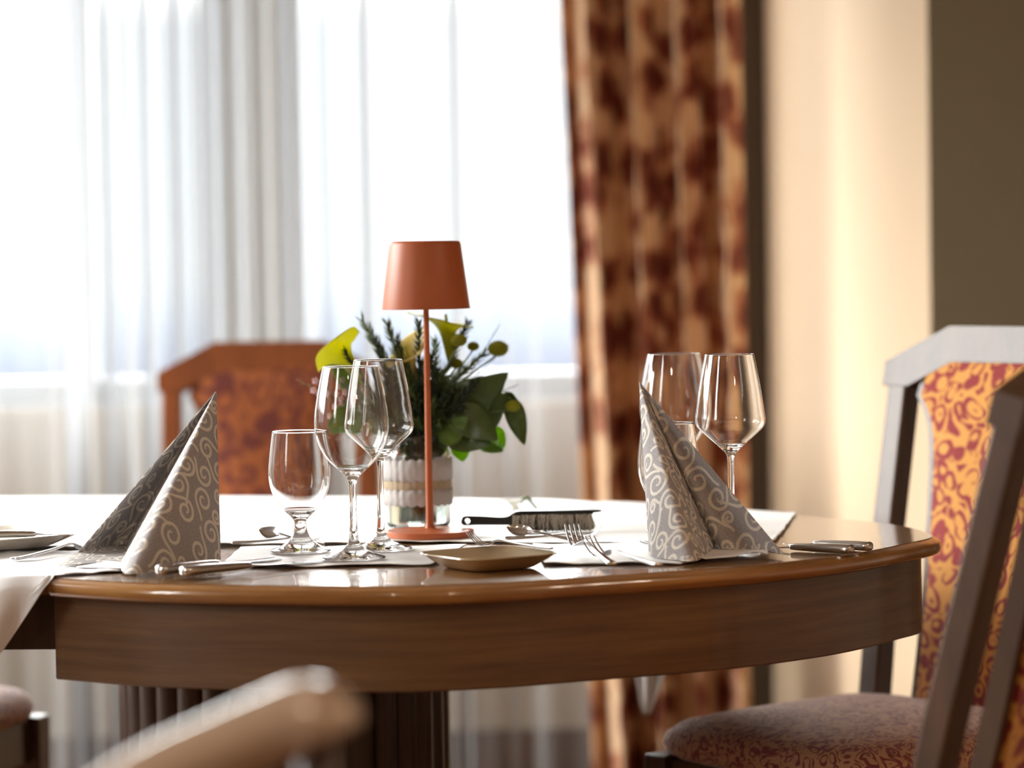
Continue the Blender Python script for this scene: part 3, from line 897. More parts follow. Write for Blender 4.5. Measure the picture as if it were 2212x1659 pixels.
# flap that comes forward on the table
top = resample([np3(T(166, 1196, ZN + .007)), np3(T(190, 1189, ZN + .008)), np3(T(225, 1181, ZN + .008)), np3(T(300, 1177, ZN + .008))], 120)
bot = resample([np3(T(126, 1225, ZN)), np3(T(160, 1223, ZN + .0005)), np3(T(210, 1218, ZN + .001)), np3(T(300, 1216, ZN + .001))], 120)
tt = np.linspace(0, 1, 90)[:, None, None]
P = top[None] * (1 - tt) + bot[None] * tt
P[..., 2] += .0015
printed_sheet('bottom_flap', P - np3(orgL), napL, .05, .21)
bk = [T(476, 1209, ZN), T(455, 1192, ZN), T(380, 1180, ZN), T(260, 1182, ZN), T(166, 1196, ZN + .007)]
cone_sheet('rear_fold', apexL + np.array([0, .002, 0]), [np3(p) + np.array([0, .004, 0]) for p in bk], napL, orgL, nu=60, nv=90)
# ---- right napkin
orgR = T(1520, 1205, ZN)
napR = empty('folded_napkin', orgR); tag(napR, 'grey scroll-print napkin folded to a point, standing before the right wine glasses', 'napkin')
apexR = np3(W(1381, 824, 3.76))
baseF = [T(1402, 1196, ZN), T(1410, 1201, ZN), T(1428, 1206, ZN), T(1460, 1210.5, ZN), T(1492, 1213, ZN), T(1513, 1208, ZN), W(1533, 1190, 3.64), W(1545, 1174, 3.68), W(1548, 1166, 3.70), W(1538, 1166, 3.715)]
cone_sheet('front_fold', apexR, [np3(p) for p in baseF], napR, orgR, nu=260, nv=420, u0=.21, v0=.12)
baseB = [W(1538, 1166, 3.715), W(1528, 1180, 3.72), T(1560, 1186, ZN + .002), T(1610, 1188, ZN + .001), T(1650, 1191, ZN + .001), T(1692, 1197, ZN)]
cone_sheet('back_fold', apexR, [np3(p) for p in baseB], napR, orgR, nu=260, nv=420, u0=.08, v0=.17, sharp=False)
bk = [T(1402, 1196, ZN), T(1412, 1190, ZN), T(1480, 1186, ZN), T(1580, 1185, ZN), T(1692, 1196, ZN)]
cone_sheet('rear_fold', apexR + np.array([0, .002, 0]), [np3(p) + np.array([0, .004, 0]) for p in bk], napR, orgR, nu=60, nv=90)
# white inner layer lying under the right napkin, its edge curling
def fn(a, c):
    p = T(1470 + 190 * a, 1212 - 12 * a - (26 - 14 * a) * c, ZN)
    return (p.x - orgR.x, p.y - orgR.y, .0002 + .004 * max(0, math.sin(a * 9 + .6)) * (1 - c) ** 2 + .002 * a)
v, f = grid(60, 16, fn); o = mesh('inner_layer', v, f, M['mat'], napR); solid(o, .0006); tag(o, 'plain white inner layer')
def fn(a, c):
    p = T(165 + 130 * a, 1222 + 8 * a * .4 + 10 * c - 6, ZN)
    return (p.x - orgL.x, p.y - orgL.y, .0002 + .003 * math.sin(a * PI) * (1 - c))
v, f = grid(40, 12, fn); o = mesh('inner_layer', v, f, M['mat'], napL); solid(o, .0006); tag(o, 'plain white inner layer')

# ------------------------------------------------------------------ glasses
def glass(name, outer, bowl_bottom, th, stem_top_z, foot_z, label, loc):
    """outer: (radius, z) from foot rim up to lip; built as bowl, stem and foot surfaces meeting edge to edge."""
    pr = [tuple(p) for p in catmull(outer, 10)]
    foot = [p for p in pr if p[1] <= foot_z]; stem = [p for p in pr if foot_z <= p[1] <= stem_top_z]; bowl = [p for p in pr if p[1] >= stem_top_z]
    foot_end = foot[-1]
    foot_full = [(0, 0)] + [(outer[0][0] * k / 6, 0) for k in range(1, 6)] + foot
    lip = bowl[-1]
    # inner wall: follow the outer at wall thickness down to the bowl bottom
    inner = []
    for r_, z in reversed(bowl):
        if z > bowl_bottom + .004:
            inner.append((max(r_ - th, .001), z))
    # close inner surface smoothly
    r_l, z_l = inner[-1]
    for k in range(1, 7):
        a = k / 6 * PI / 2
        inner.append((r_l * math.cos(a), z_l - (z_l - bowl_bottom) * math.sin(a)))
    inner[-1] = (0, bowl_bottom)
    lipc = [(lip[0] - th * .15, lip[1] + th * .35), (lip[0] - th * .5, lip[1] + th * .5), (lip[0] - th * .85, lip[1] + th * .35)]
    g = empty(name, loc)
    S = 96
    st0 = [foot_end] + [p for p in stem if p != foot_end]
    bw = [st0[-1]] + [p for p in bowl if p != st0[-1]]
    v, f = lathe(bw + lipc + inner, S); mesh('bowl', v, f, M['glass'], g)
    v, f = lathe(st0, S); mesh('stem', v, f, M['glass'], g)
    v, f = lathe(foot_full, S); mesh('foot', v, f, M['glass'], g)
    return g
# profiles from measured silhouettes (metres)
s1 = 1 / 1774
round_wine = [(.0375, .0004), (.0378, .0015), (.036, .0030), (.026, .0062), (.014, .0115), (.0075, .0185), (.0055, .027), (.0045, .045), (.0042, .068), (.0045, .086), (.0058, .0935), (.0095, .0995),
              (.018, .1075), (.029, .118), (.0375, .131), (.0432, .146), (.0446, .160), (.0438, .175), (.0405, .196), (.0365, .216), (.0335, .2290)]
white_wine = [(.0375, .0004), (.0378, .0015), (.036, .0030), (.026, .0060), (.014, .011), (.0078, .017), (.0055, .025), (.0043, .045), (.0040, .075), (.0043, .1045), (.0062, .112), (.0105, .1165),
              (.0225, .1275), (.036, .1395), (.0418, .1465), (.0432, .1535), (.0420, .162), (.0388, .185), (.0345, .210), (.0300, .2330)]
water = [(.0365, .0004), (.0368, .0016), (.035, .0032), (.025, .0068), (.015, .0135), (.0095, .0225), (.0075, .031), (.0078, .0375), (.0115, .0425), (.0205, .0515), (.0295, .063), (.0352, .0765), (.0378, .091), (.0377, .104), (.0358, .122), (.0325, .1475)]
GZ = TZ + .0045
def put_glass(src, px, py, label, name=None):
    p = T(px, py, GZ); src.location = p; tag(src, label, 'glass'); return src
ga = glass('wine_glass', round_wine, .1055, .0011, .0945, .0200, '', (0, 0, 0))
put_glass(ga, 765, 1206, 'rounded tall wine glass standing nearest the table edge in the left trio')
gb = glass('wine_glass', white_wine, .1215, .0011, .1095, .0190, '', (0, 0, 0))
put_glass(gb, 824, 1187, 'tapered wine glass with angular bowl next to the copper lamp')
gc = glass('water_goblet', water, .0475, .0013, .0365, .0240, '', (0, 0, 0))
put_glass(gc, 650, 1191, 'short-stemmed water goblet, leftmost glass beside the dessert spoon')
g2 = copy_tree(gb); put_glass(g2, 1581, 1176, 'tapered wine glass with angular bowl behind the right folded napkin')
g3 = copy_tree(ga); put_glass(g3, 1461, 1150, 'rounded tall wine glass half hidden behind the right napkin tip')
g4 = copy_tree(gc); put_glass(g4, 1446, 1170, 'short water goblet mostly hidden behind the right folded napkin')

# ------------------------------------------------------------------ table lamp
lp = T(929, 1158, TZ + .0035)
lamp = empty('table_lamp', lp)
S = 1658.0
v, f = lathe([(0, 0), (.0560, 0), (.0568, .0008), (.0568, .0072), (.0560, .0080), (.012, .0098), (.0062, .0110), (0, .0110)], 96); mesh('lamp_base', v, f, M['terracotta'], lamp, angle=35)
v, f = lathe([(.0068, .0098), (.0056, .013), (.0049, .018), (.0046, .05), (.0040, .18), (.0036, .290), (.0036, .345)], 32, True, True); mesh('pole', v, f, M['terracotta'], lamp, angle=60)
zb_, zt_ = .2925, .3795
shade = [(.0566, zb_), (.0566, zb_ + .0008), (.0460, zt_ - .004), (.0450, zt_ - .0012), (.0430, zt_), (0, zt_), (0, zt_ - .0012), (.0420, zt_ - .0015), (.0445, zt_ - .005), (.0550, zb_ + .0008), (.0552, zb_), (.0566, zb_)]
v, f = lathe(shade, 96); mesh('lamp_shade', v, f, M['terracotta'], lamp, angle=40)
v, f = lathe([(0, .300), (.0545 - .002, .300), (.052, .303), (0, .303)], 64); mesh('diffuser', v, f, M['diffuser'], lamp, angle=30)
tag(lamp, 'slim terracotta table lamp with conical shade and round base', 'lamp')

# ------------------------------------------------------------------ jar and bouquet
jp = T(904, 1141, TZ + .003)
jar = empty('glass_jar', jp)
JR = .0435
jo = [(0, 0), (.036, 0), (.040, .002), (JR, .008), (JR, .098), (.041, .106), (.0355, .112), (.0345, .118), (.0362, .120), (.0362, .126)]
ji = [(.0330, .127), (.0320, .118), (.0335, .111), (.0388, .105), (JR - .0025, .097), (JR - .0025, .010), (.037, .005), (0, .004)]
v, f = lathe(jo + ji, 64); mesh('jar_body', v, f, M['glass'], jar)
v, f = lathe([(0, .0045), (.0365, .0055), (JR - .0030, .0105), (JR - .0030, .060), (0, .060)], 64); mesh('water', v, f, M['water'], jar, angle=40)
def band(z0, z1, r_, mat, nm, scallop=0):
    n = 180; v = []; f = []
    for j, z in enumerate((z0, (z0 + z1) / 2, z1)):
        for k in range(n):
            a = 2 * PI * k / n
            zz = z + (scallop * abs(math.sin(a * 12)) if j == 2 else -scallop * abs(math.sin(a * 12)) if j == 0 else 0)
            rr = r_ + .0004 * math.sin(a * 31 + j)
            v.append((rr * math.cos(a), rr * math.sin(a), zz))
    for j in range(2):
        for k in range(n): f.append((j * n + k, j * n + (k + 1) % n, (j + 1) * n + (k + 1) % n, (j + 1) * n + k))
    o = mesh(nm, v, f, mat, jar); solid(o, .0007, 1); return o
band(.036, .088, JR + .0010, M['jute'], 'burlap_ribbon')
band(.034, .052, JR + .0022, M['lace'], 'lace_ribbon', .0025)
band(.067, .092, JR + .0022, M['lace'], 'lace_ribbon', .0025)
tag(jar, 'glass jar of water wrapped in white lace and beige burlap', 'vase')

bq = empty('flower_bouquet', jp)
JY = jp.y
def J(px, py, dy=0.0): return W(px, py, JY + dy) - jp
def leaf(base, tip, width, mat, curl=.15, roll=0.0, fold=.25, nm='leaf', blunt=.6):
    base = Vector(base); tip = Vector(tip); d = tip - base; L_ = d.length; t = d.normalized()
    cam_d = Vector((0, 1, 0))
    side = t.cross(cam_d).normalized() if abs(t.dot(cam_d)) < .95 else Vector((1, 0, 0))
    nrm = side.cross(t).normalized()
    side = (side * math.cos(roll) + nrm * math.sin(roll)); nrm = side.cross(t).normalized()
    v = []; nu, nv = 9, 15
    for j in range(nv):
        c = j / (nv - 1)
        wd_ = width * (math.sin(PI * c ** blunt) ** .8 if 0 < c < 1 else 0) + .0003
        for i in range(nu):
            a = i / (nu - 1) * 2 - 1
            p = base + d * c + side * wd_ * a + nrm * (curl * L_ * math.sin(PI * c) + fold * wd_ * abs(a) + .06 * wd_ * math.sin(c * 18 + a * 2))
            v.append(p)
    f = [(j * nu + i, j * nu + i + 1, (j + 1) * nu + i + 1, (j + 1) * nu + i) for j in range(nv - 1) for i in range(nu - 1)]
    o = mesh(nm, v, f, mat, bq); solid(o, .0005); return o
def stem_to(p, r_=.0016, mid=None, nm='stem'):
    p = Vector(p); root = Vector((random.uniform(-.018, .018), random.uniform(-.018, .018), .012))
    neck = Vector((random.uniform(-.014, .014), random.uniform(-.014, .014), .125))
    pts = catmull([root, neck, (neck + p) / 2 + Vector((0, 0, .008)), p], 8)
    v, f = tube(pts, r_, 8); return mesh(nm, v, f, M['stem'], bq)
def calla(throat, mouth, facing, size, mat, nm='calla_lily'):
    """Funnel-shaped spathe: rolled tube below opening into a flared lip with a pointed tip."""
    throat = Vector(throat); mouth = Vector(mouth); ax = (mouth - throat); L_ = ax.length; ax.normalize()
    fc = Vector(facing); fc = (fc - ax * fc.dot(ax)).normalized(); sd = ax.cross(fc)
    nu, nv = 49, 26; v = []
    for j in range(nv):
        c = j / (nv - 1)
        for i in range(nu):
            a = (i / (nu - 1)) * 2 * PI * 1.04 - PI * 1.04
            fl = max(0, (c - .45) / .55)
            r_ = size * (.13 + .30 * c + .62 * fl ** 1.8)
            back = math.cos(a)                        # +1 at the tip side
            r2 = r_ * (1 + .5 * fl ** 2 * max(0, back) ** 3)
            h = L_ * (c - .20 * fl ** 2 * (1 - max(0, back)) + .10 * fl * back) - size * .28 * fl ** 2
            p = throat + ax * h + (fc * -math.cos(a) + sd * math.sin(a)) * r2
            p += ax * size * .05 * fl * math.sin(a * 3)
            v.append(p)
    f = [(j * nu + i, j * nu + i + 1, (j + 1) * nu + i + 1, (j + 1) * nu + i) for j in range(nv - 1) for i in range(nu - 1)]
    g = mesh(nm, v, f, mat, bq); solid(g, .0008)
    sp = tube([throat + ax * L_ * .25, throat + ax * L_ * .85], [size * .09, size * .06], 10)
    o = mesh('spadix', sp[0], sp[1], M['pompom'], g)
    stem_to(throat, .0032); return g
def pompom(c, r_, nm='pompom_flower'):
    c = Vector(c); m_ = MB(); n = 150
    v, f = lathe([(0, -r_ * .62), (r_ * .55, -r_ * .5), (r_ * .85, 0), (r_ * .6, r_ * .5), (0, r_ * .68)], 16)
    m_.add([Vector(p) + c for p in v], f)
    for k in range(n):
        z = 1 - 2 * (k + .5) / n; a = k * 2.39996; q = Vector((math.sqrt(1 - z * z) * math.cos(a), math.sqrt(1 - z * z) * math.sin(a), z * .8))
        t1 = q.cross(Vector((0, 0, 1))).normalized(); t2 = q.cross(t1)
        b0 = c + q * r_ * .7; tp = c + q * r_ * 1.02; w_ = r_ * .13
        m_.add([b0 + t1 * w_, b0 + t2 * w_, b0 - t1 * w_, b0 - t2 * w_, tp], [(0, 1, 4), (1, 2, 4), (2, 3, 4), (3, 0, 4)])
    o = m_.obj(nm, M['pompom'], bq, smooth=False); stem_to(c - Vector((0, 0, r_ * .5)), .0012); return o
def sprig(base, tip, n, nl, mat, nm='needle_sprig', th=.0007, spread=.6):
    base = Vector(base); tip = Vector(tip); d = tip - base; m_ = MB()
    mid = (base + tip) / 2 + Vector((random.uniform(-.01, .01), random.uniform(-.01, .01), .006))
    P = catmull([base, mid, tip], 10)
    m_.add(*tube(P, [th * 1.3] * len(P), 6))
    for k in range(n):
        c = .12 + .88 * k / n; i = min(int(c * (len(P) - 1)), len(P) - 2); p = Vector(P[i]).lerp(Vector(P[i + 1]), c * (len(P) - 1) - i)
        t = (Vector(P[i + 1]) - Vector(P[i])).normalized()
        rd = Vector((random.gauss(0, 1), random.gauss(0, 1), random.gauss(0, 1))); rd = (rd - t * rd.dot(t)).normalized()
        q = p + (t * 1 + rd * spread).normalized() * nl * random.uniform(.7, 1.1) * (1.1 - .5 * c)
        bq_ = rd.cross(t).normalized() * th
        m_.add([p + bq_, p - bq_, p + rd * th, (p + q) / 2 + bq_ * .9, (p + q) / 2 - bq_ * .9, (p + q) / 2 + rd * th, q], [(0, 1, 4, 3), (1, 2, 5, 4), (2, 0, 3, 5), (3, 4, 6), (4, 5, 6), (5, 3, 6)])
    return m_.obj(nm, mat, bq)
# callas: left, middle (cream), right
calla(J(800, 840, -.01), J(702, 724, -.03), (-.55, .45, .5), .036, M['calla_green'])
calla(J(905, 850, .0), J(868, 728, -.01), (-.6, -.5, .6), .027, M['calla_cream'])
calla(J(975, 785, .01), J(960, 660, .0), (.9, .35, .3), .033, M['calla_green'])
pompom(J(1076, 753, .0), .0145)
pompom(J(991, 735, -.02), .0115)
pompom(J(1022, 748, .01), .0085)
pompom(J(1108, 877, -.03), .0105)
pompom(J(985, 785, .02), .0095)
# broad leaves
big = [((985, 905), (1098, 805), .024, 'leaf_dark'), ((1000, 935), (1095, 850), .026, 'leaf_dark'), ((960, 880), (1045, 815), .018, 'leaf_dark'),
       ((1010, 860), (1090, 828), .022, 'leaf_dark'), ((985, 880), (1075, 950), .024, 'leaf_dark'), ((1075, 862), (1125, 890), .015, 'leaf_dark'),
       ((1103, 860), (1133, 962), .0135, 'leaf_dark'), ((960, 930), (1060, 960), .020, 'leaf_dark'), ((950, 955), (1010, 900), .016, 'leaf_mid'),
       ((990, 948), (1001, 997), .0125, 'leaf_bright'), ((1030, 945), (1088, 975), .013, 'leaf_mid'), ((1062, 925), (1090, 968), .011, 'leaf_bright'),
       ((760, 880), (695, 925), .014, 'leaf_mid'), ((790, 900), (700, 935), .012, 'leaf_mid'), ((770, 830), (700, 790), .014, 'leaf_mid'),
       ((830, 920), (770, 860), .016, 'leaf_dark'), ((850, 930), (900, 850), .018, 'leaf_dark'), ((900, 950), (860, 860), .018, 'leaf_dark'), ((890, 930), (950, 860), .018, 'leaf_dark'), ((930, 960), (985, 890), .018, 'leaf_dark'),
       ((880, 990), (910, 900), .017, 'leaf_dark'), ((930, 990), (960, 910), .018, 'leaf_dark'), ((905, 1000), (870, 920), .015, 'leaf_dark')]
for k, (a, c, w_, mt) in enumerate(big):
    dy = [-.035, -.02, -.03, .015, -.045, .0, -.02, -.03, -.04, .0, .02, .01, -.02, -.01, .0, .01, .02, -.02, .03, .02, 0, -.02, .02][k]
    leaf(J(*a, dy + .01), J(*c, dy - .008), w_, M[mt], curl=random.uniform(.04, .12), roll=random.uniform(-.3, .3), fold=random.uniform(.1, .3))
    if k % 3 == 0: stem_to(J(*a, dy + .01), .0014)
# needle sprigs
rs = random.Random(5)
targets = [(782, 690), (800, 715), (745, 760), (835, 700), (812, 740), (858, 735), (880, 790), (905, 700), (1010, 700), (1045, 765), (1080, 700), (1000, 800), (960, 815), (845, 800), (770, 850), (735, 830), (1020, 830), (930, 770), (885, 850), (960, 860), (1120, 830), (640, 820), (810, 880), (1100, 745), (940, 740), (865, 850)]
for k, (x, y) in enumerate(targets):
    dy = rs.uniform(-.04, .04)
    b0 = (rs.uniform(875, 945), rs.uniform(930, 985))
    thin = k in (10, 21, 20, 23)
    sprig(J(*b0, dy * .2), J(x, y, dy), 16 if thin else 110, .012 if thin else .026, M['needle'] if k % 3 else M['needle_light'], th=.00035 if thin else .0012)
# dense heart of the bunch
for k in range(84):
    a = rs.uniform(0, 2 * PI); x = 895 + 118 * math.cos(a) * rs.uniform(.1, 1); y = 860 + 95 * math.sin(a) * rs.uniform(.1, 1)
    sprig(J(rs.uniform(880, 935), rs.uniform(960, 1010), rs.uniform(-.015, .015)), J(x, y, rs.uniform(-.045, .045)), 70, .024, M['needle'] if k % 4 else M['needle_light'], th=.0014, spread=.9)
# pale pink filler blossom on the left
for k in range(16):
    c = J(690 + rs.uniform(-15, 70), 860 + rs.uniform(-45, 45), rs.uniform(-.03, .01)); m_ = MB()
    for q in range(5):
        a = q * 2 * PI / 5; r_ = .0045
        p = Vector((math.cos(a), .4 * math.sin(a * 2), math.sin(a))) * r_
        sdv = Vector((-math.sin(a), 0, math.cos(a))) * r_ * .5
        m_.add([c, c + p * .6 + sdv, c + p * 1.2, c + p * .6 - sdv], [(0, 1, 2, 3)])
    solid(m_.obj('small_blossom', M['pink'], bq), .0004)
    sp = tube([c + Vector((0, .001, 0)), c + Vector((.03, .01, -.03)) , J(800, 900)], .0006, 5); mesh('stem', *sp, M['stem'], bq)
for k in range(8): stem_to(J(rs.uniform(860, 950), rs.uniform(900, 980)), .0028)
tag(bq, 'bouquet of yellow-green callas, pompom blooms and dark foliage behind the lamp', 'flowers')

# ------------------------------------------------------------------ white blossom on the cloth
wp = T(1112, 1104, TZ + .003)
wf = empty('white_flower', wp)
for k in range(9):
    a = k * 2 * PI / 9; r_ = .0165
    def fn(u_, v_):
        ang = a + (u_ - .5) * .9; rr = r_ * (.15 + .95 * v_)
        return (rr * math.cos(ang) * 1.15 - .002, rr * math.sin(ang), 0.0045 + .014 * v_ ** .7 * (1 - .3 * v_) + .001)
    v, f = grid(7, 7, fn); solid(mesh('petal', v, f, M['white_petal'], wf), .0004)
v, f = lathe([(0, 0), (.006, .0008), (.0085, .004), (.006, .0075), (0, .009)], 20); mesh('bud', v, f, M['white_petal'], wf)
v, f = tube(catmull([(.008, 0, .010), (.016, -.002, .019), (.022, -.004, .014), (.032, -.01, .0025)], 6), .0026, 8); mesh('stem', v, f, M['stem'], wf)
v, f = grid(6, 9, lambda a, c: (.006 + .012 * c, -.004 + (a - .5) * .010 * math.sin(PI * c), .011 + .004 * math.sin(PI * c))); solid(mesh('leaf', v, f, M['leaf_dark'], wf), .0004)
tag(wf, 'small white blossom with green stem lying behind the crumb brush', 'flower')

# ------------------------------------------------------------------ crumb brush
bp_ = T(1190, 1150, TZ + .0035)
brush = empty('crumb_brush', bp_, math.radians(-1))
sc_b = 1 / (6600 / bp_.y)
def bx_(px): return (px - 1190) * sc_b
# flat black handle with a hang hole, blending into the head block
hy = .008
hc_, hz = bx_(1010), .017
out = catmull([(bx_(996), hz - .001), (bx_(1003), hz + .006), (bx_(1030), hz + .0065), (bx_(1090), hz + .0045), (bx_(1112), hz + .010), (bx_(1130), .0285), (bx_(1282), .0290), (bx_(1283), .0255), (bx_(1140), .0245), (bx_(1118), .010), (bx_(1095), hz - .006), (bx_(1030), hz - .0055), (bx_(1003), hz - .0055)], 6, True)
n = len(out); v = [(p[0], y, p[1]) for y in (-hy, hy) for p in out]
hole = [(hc_ + .0035 * math.cos(2 * PI * k / n), hz + .0035 * math.sin(2 * PI * k / n)) for k in range(n)]
bm = bmesh.new()
ov = [bm.verts.new((p[0], -hy, p[1])) for p in out]
oe = [bm.edges.new((ov[i], ov[(i + 1) % n])) for i in range(n)]
hv_ = [bm.verts.new((hc_ + .0035 * math.cos(2 * PI * k / 20), -hy, hz + .0035 * math.sin(2 * PI * k / 20))) for k in range(20)]
he = [bm.edges.new((hv_[i], hv_[(i + 1) % 20])) for i in range(20)]
res = bmesh.ops.triangle_fill(bm, edges=oe + he, use_beauty=True)
ff = [g_ for g_ in bm.faces]
ex = bmesh.ops.extrude_face_region(bm, geom=ff)
bmesh.ops.translate(bm, vec=(0, 2 * hy, 0), verts=[g_ for g_ in ex['geom'] if isinstance(g_, bmesh.types.BMVert)])
bmesh.ops.recalc_face_normals(bm, faces=bm.faces)
me = bpy.data.meshes.new('handle'); bm.to_mesh(me); bm.free(); me.materials.append(M['black'])
ho = bpy.data.objects.new('handle', me); COL.objects.link(ho); ho.parent = brush; bevel(ho, .0015, 2)
m_ = MB().add(*box(bx_(1120), bx_(1283), -.008, .026, .0235, .0290)); bevel(m_.obj('head_block', M['black'], brush), .0015, 2)
def tufts(n, z0, z1, mat, seed, yr):
    r2 = random.Random(seed); m_ = MB()
    for k in range(n):
        x = r2.uniform(bx_(1108), bx_(1278)); y = r2.uniform(*yr)
        l = Vector((x, y, .0245 - r2.uniform(0, .002))); q = l + Vector((r2.gauss(0, .003), r2.gauss(-.002, .003), -r2.uniform(z0, z1)))
        w_ = .0006; m_.add([l + Vector((w_, 0, 0)), l + Vector((-w_, .0, 0)), l + Vector((0, w_, 0)), q + Vector((w_ * .5, 0, 0)), q - Vector((w_ * .5, 0, 0)), q + Vector((0, w_ * .5, 0))], [(0, 1, 4, 3), (1, 2, 5, 4), (2, 0, 3, 5), (3, 4, 5)])
    o = m_.obj('bristles', mat, brush, smooth=False); o['kind'] = 'stuff'; return o
tag(tufts(1500, .014, .021, M['bristle'], 1, (-.012, .022)), 'grey bristles')
tag(tufts(1500, .017, .0225, M['bristle_dark'], 2, (-.010, .024)), 'dark bristles')
tag(brush, 'black-handled crumb brush with grey bristles lying behind the forks', 'brush')

# ------------------------------------------------------------------ plates
def plate(cx_, cy_, rot, half, h, mat, label, z=TZ + .003):
    """Square plate with softly rounded corners and a flared wall."""
    N_ = 96
    def ring(s, z_, p=5):
        o_ = []
        for k in range(N_):
            a = 2 * PI * k / N_; c, d = math.cos(a), math.sin(a)
            r_ = 1 / ((abs(c) ** p + abs(d) ** p) ** (1 / p)); o_.append((s * r_ * c, s * r_ * d, z_))
        return o_
    rows = [ring(half * .60, 0), ring(half * .64, .0006), ring(half * .70, .0025), ring(half * .86, h * .62), ring(half * .985, h * .97), ring(half, h), ring(half * .99, h + .0012), ring(half * .965, h + .0004),
            ring(half * .84, h * .62 + .0012), ring(half * .70, .0058), ring(half * .62, .0042), ring(half * .3, .0040)]
    v = [p for r_ in rows for p in r_]; f = []
    for j in range(len(rows) - 1):
        for k in range(N_): f.append((j * N_ + k, j * N_ + (k + 1) % N_, (j + 1) * N_ + (k + 1) % N_, (j + 1) * N_ + k))
    f += [tuple(reversed(range(N_))), tuple(range((len(rows) - 1) * N_, len(rows) * N_))]
    o = mesh('square_plate', v, f, mat, angle=60, loc=(cx_, cy_, z)); o.rotation_euler = (0, 0, rot)
    return tag(o, label, 'plate')
pl = T(1052, 1212, TZ + .004)
plate(-.031, 3.545, math.radians(33), .066, .0165, M['ceramic'], 'small square cream plate at the table edge in front of the lamp', TZ + .0005)
plate(-.672, 3.845, math.radians(38), .105, .0165, M['white_ceramic'], 'square ivory plate cut off by the left side, knife resting on it', TZ + .0065)

# ------------------------------------------------------------------ cutlery
def strip(st, nseg=10):
    """st: list of (x, half width, z centre, half thickness). Lens-shaped sections."""
    v = []; f = []
    for x, w_, z, t in st:
        for k in range(nseg):
            a = 2 * PI * k / nseg
            v.append((x, w_ * math.copysign(abs(math.cos(a)) ** .8, math.cos(a)), z + t * math.copysign(abs(math.sin(a)) ** .8, math.sin(a))))
    for i in range(len(st) - 1):
        for k in range(nseg): f.append((i * nseg + k, (i + 1) * nseg + k, (i + 1) * nseg + (k + 1) % nseg, i * nseg + (k + 1) % nseg))
    f += [tuple(range(nseg)), tuple(reversed(range((len(st) - 1) * nseg, len(st) * nseg)))]
    return v, f
def sm(st, n=5): return [tuple(p) for p in catmull(st, n)]
def fork(s=1.0, name='fork'):
    g = empty(name)
    hd = sm([(0, .0035, .0035, .0018), (.004, .0075, .0035, .0022), (.03, .0065, .0045, .0020), (.08, .0035, .008, .0018), (.115, .0028, .0125, .0016), (.128, .0035, .0115, .0014), (.14, .009, .0055, .0011), (.148, .0118, .003, .0010), (.153, .0120, .0028, .0009)])
    v, f = strip([(x * s, w_ * s, z * s, t * s) for x, w_, z, t in hd], 14); mesh('handle', v, f, M['steel'], g)
    for k in range(4):
        y0 = (-.0098 + .0065 * k)
        v, f = strip([(x * s, w_ * s, z * s, t * s) for x, w_, z, t in sm([(.152, .0019, .0029, .0010), (.165, .0016, .0068, .0009), (.178, .0014, .0155, .0008), (.188, .0009, .0250, .0006)], 4)], 8)
        mesh('tine', [(x, y + y0 * s * (1 - .06 * (x / s - .152) / .04), z) for x, y, z in v], f, M['steel'], g)
    return g
def spoon(s=1.0, name='spoon'):
    g = empty(name)
    hd = sm([(0, .0035, .0035, .0018), (.004, .0075, .0035, .0022), (.03, .0065, .0045, .0020), (.08, .0035, .008, .0018), (.115, .0028, .0125, .0016), (.130, .0034, .0125, .0014), (.136, .004, .0115, .0012)])
    v, f = strip([(x * s, w_ * s, z * s, t * s) for x, w_, z, t in hd], 14); mesh('handle', v, f, M['steel'], g)
    nu, nv = 21, 25; v = []
    for j in range(nv):
        c = j / (nv - 1); x = .130 + .060 * c
        w_ = .0195 * math.sin(PI * min(1, c * .93 + .05)) ** .75 * (1.05 - .25 * c) + .0004
        rimz = .0115 - .002 * math.sin(PI * c) + .0035 * c
        for i in range(nu):
            a = i / (nu - 1) * 2 - 1
            dep = .0085 * (1 - a * a) * math.sin(PI * min(1, max(0, c * .96 + .02))) ** .7
            v.append((x * s, a * w_ * s, (rimz - dep) * s))
    f = [(j * nu + i, (j + 1) * nu + i, (j + 1) * nu + i + 1, j * nu + i + 1) for j in range(nv - 1) for i in range(nu - 1)]
    o = mesh('spoon_bowl', v, f, M['steel'], g); solid(o, .0011); return g
def knife(s=1.0, name='table_knife', short=1.0):
    g = empty(name)
    hd = sm([(0, .002, .0055, .002), (.0025, .0075, .0068, .0058), (.010, .0100, .0068, .0066), (.03, .0098, .0068, .0064), (.08, .0080, .0060, .0052), (.098, .0074, .0056, .0042), (.102, .0045, .0055, .0028)])
    v, f = strip([(x * s, w_ * s, z * s, t * s) for x, w_, z, t in hd], 16); mesh('handle', v, f, M['gold_steel'], g)
    bl = sm([(.100 + (x - .1) * short, w_, z, t) for x, w_, z, t in [(.100, .0042, .0052, .0020), (.108, .0052, .0048, .0014), (.125, .0085, .0040, .0008), (.17, .0092, .0026, .0006), (.20, .0082, .0022, .0005), (.216, .0035, .0022, .0004), (.219, .0006, .0022, .0003)]])
    v, f = strip([(x * s, w_ * s, z * s, t * s) for x, w_, z, t in bl], 10); mesh('blade', v, f, M['steel'], g); return g
def place(g, a, b_, label, cat, z=TZ + .0045, tilt=0, group=None):
    """Lay a piece with its handle end at point a, pointing to b_."""
    d = Vector((b_.x - a.x, b_.y - a.y, 0))
    g.location = (a.x, a.y, z); g.rotation_euler = (tilt, 0, math.atan2(d.y, d.x)) if not isinstance(tilt, tuple) else (tilt[0], tilt[1], math.atan2(d.y, d.x))
    return tag(g, label, cat, group)
K1 = knife(1.0); place(K1, T(392, 1254, TZ), T(640, 1226, TZ), 'polished table knife, the front one of the crossed pair beside the left napkin', 'knife', TZ + .0035)
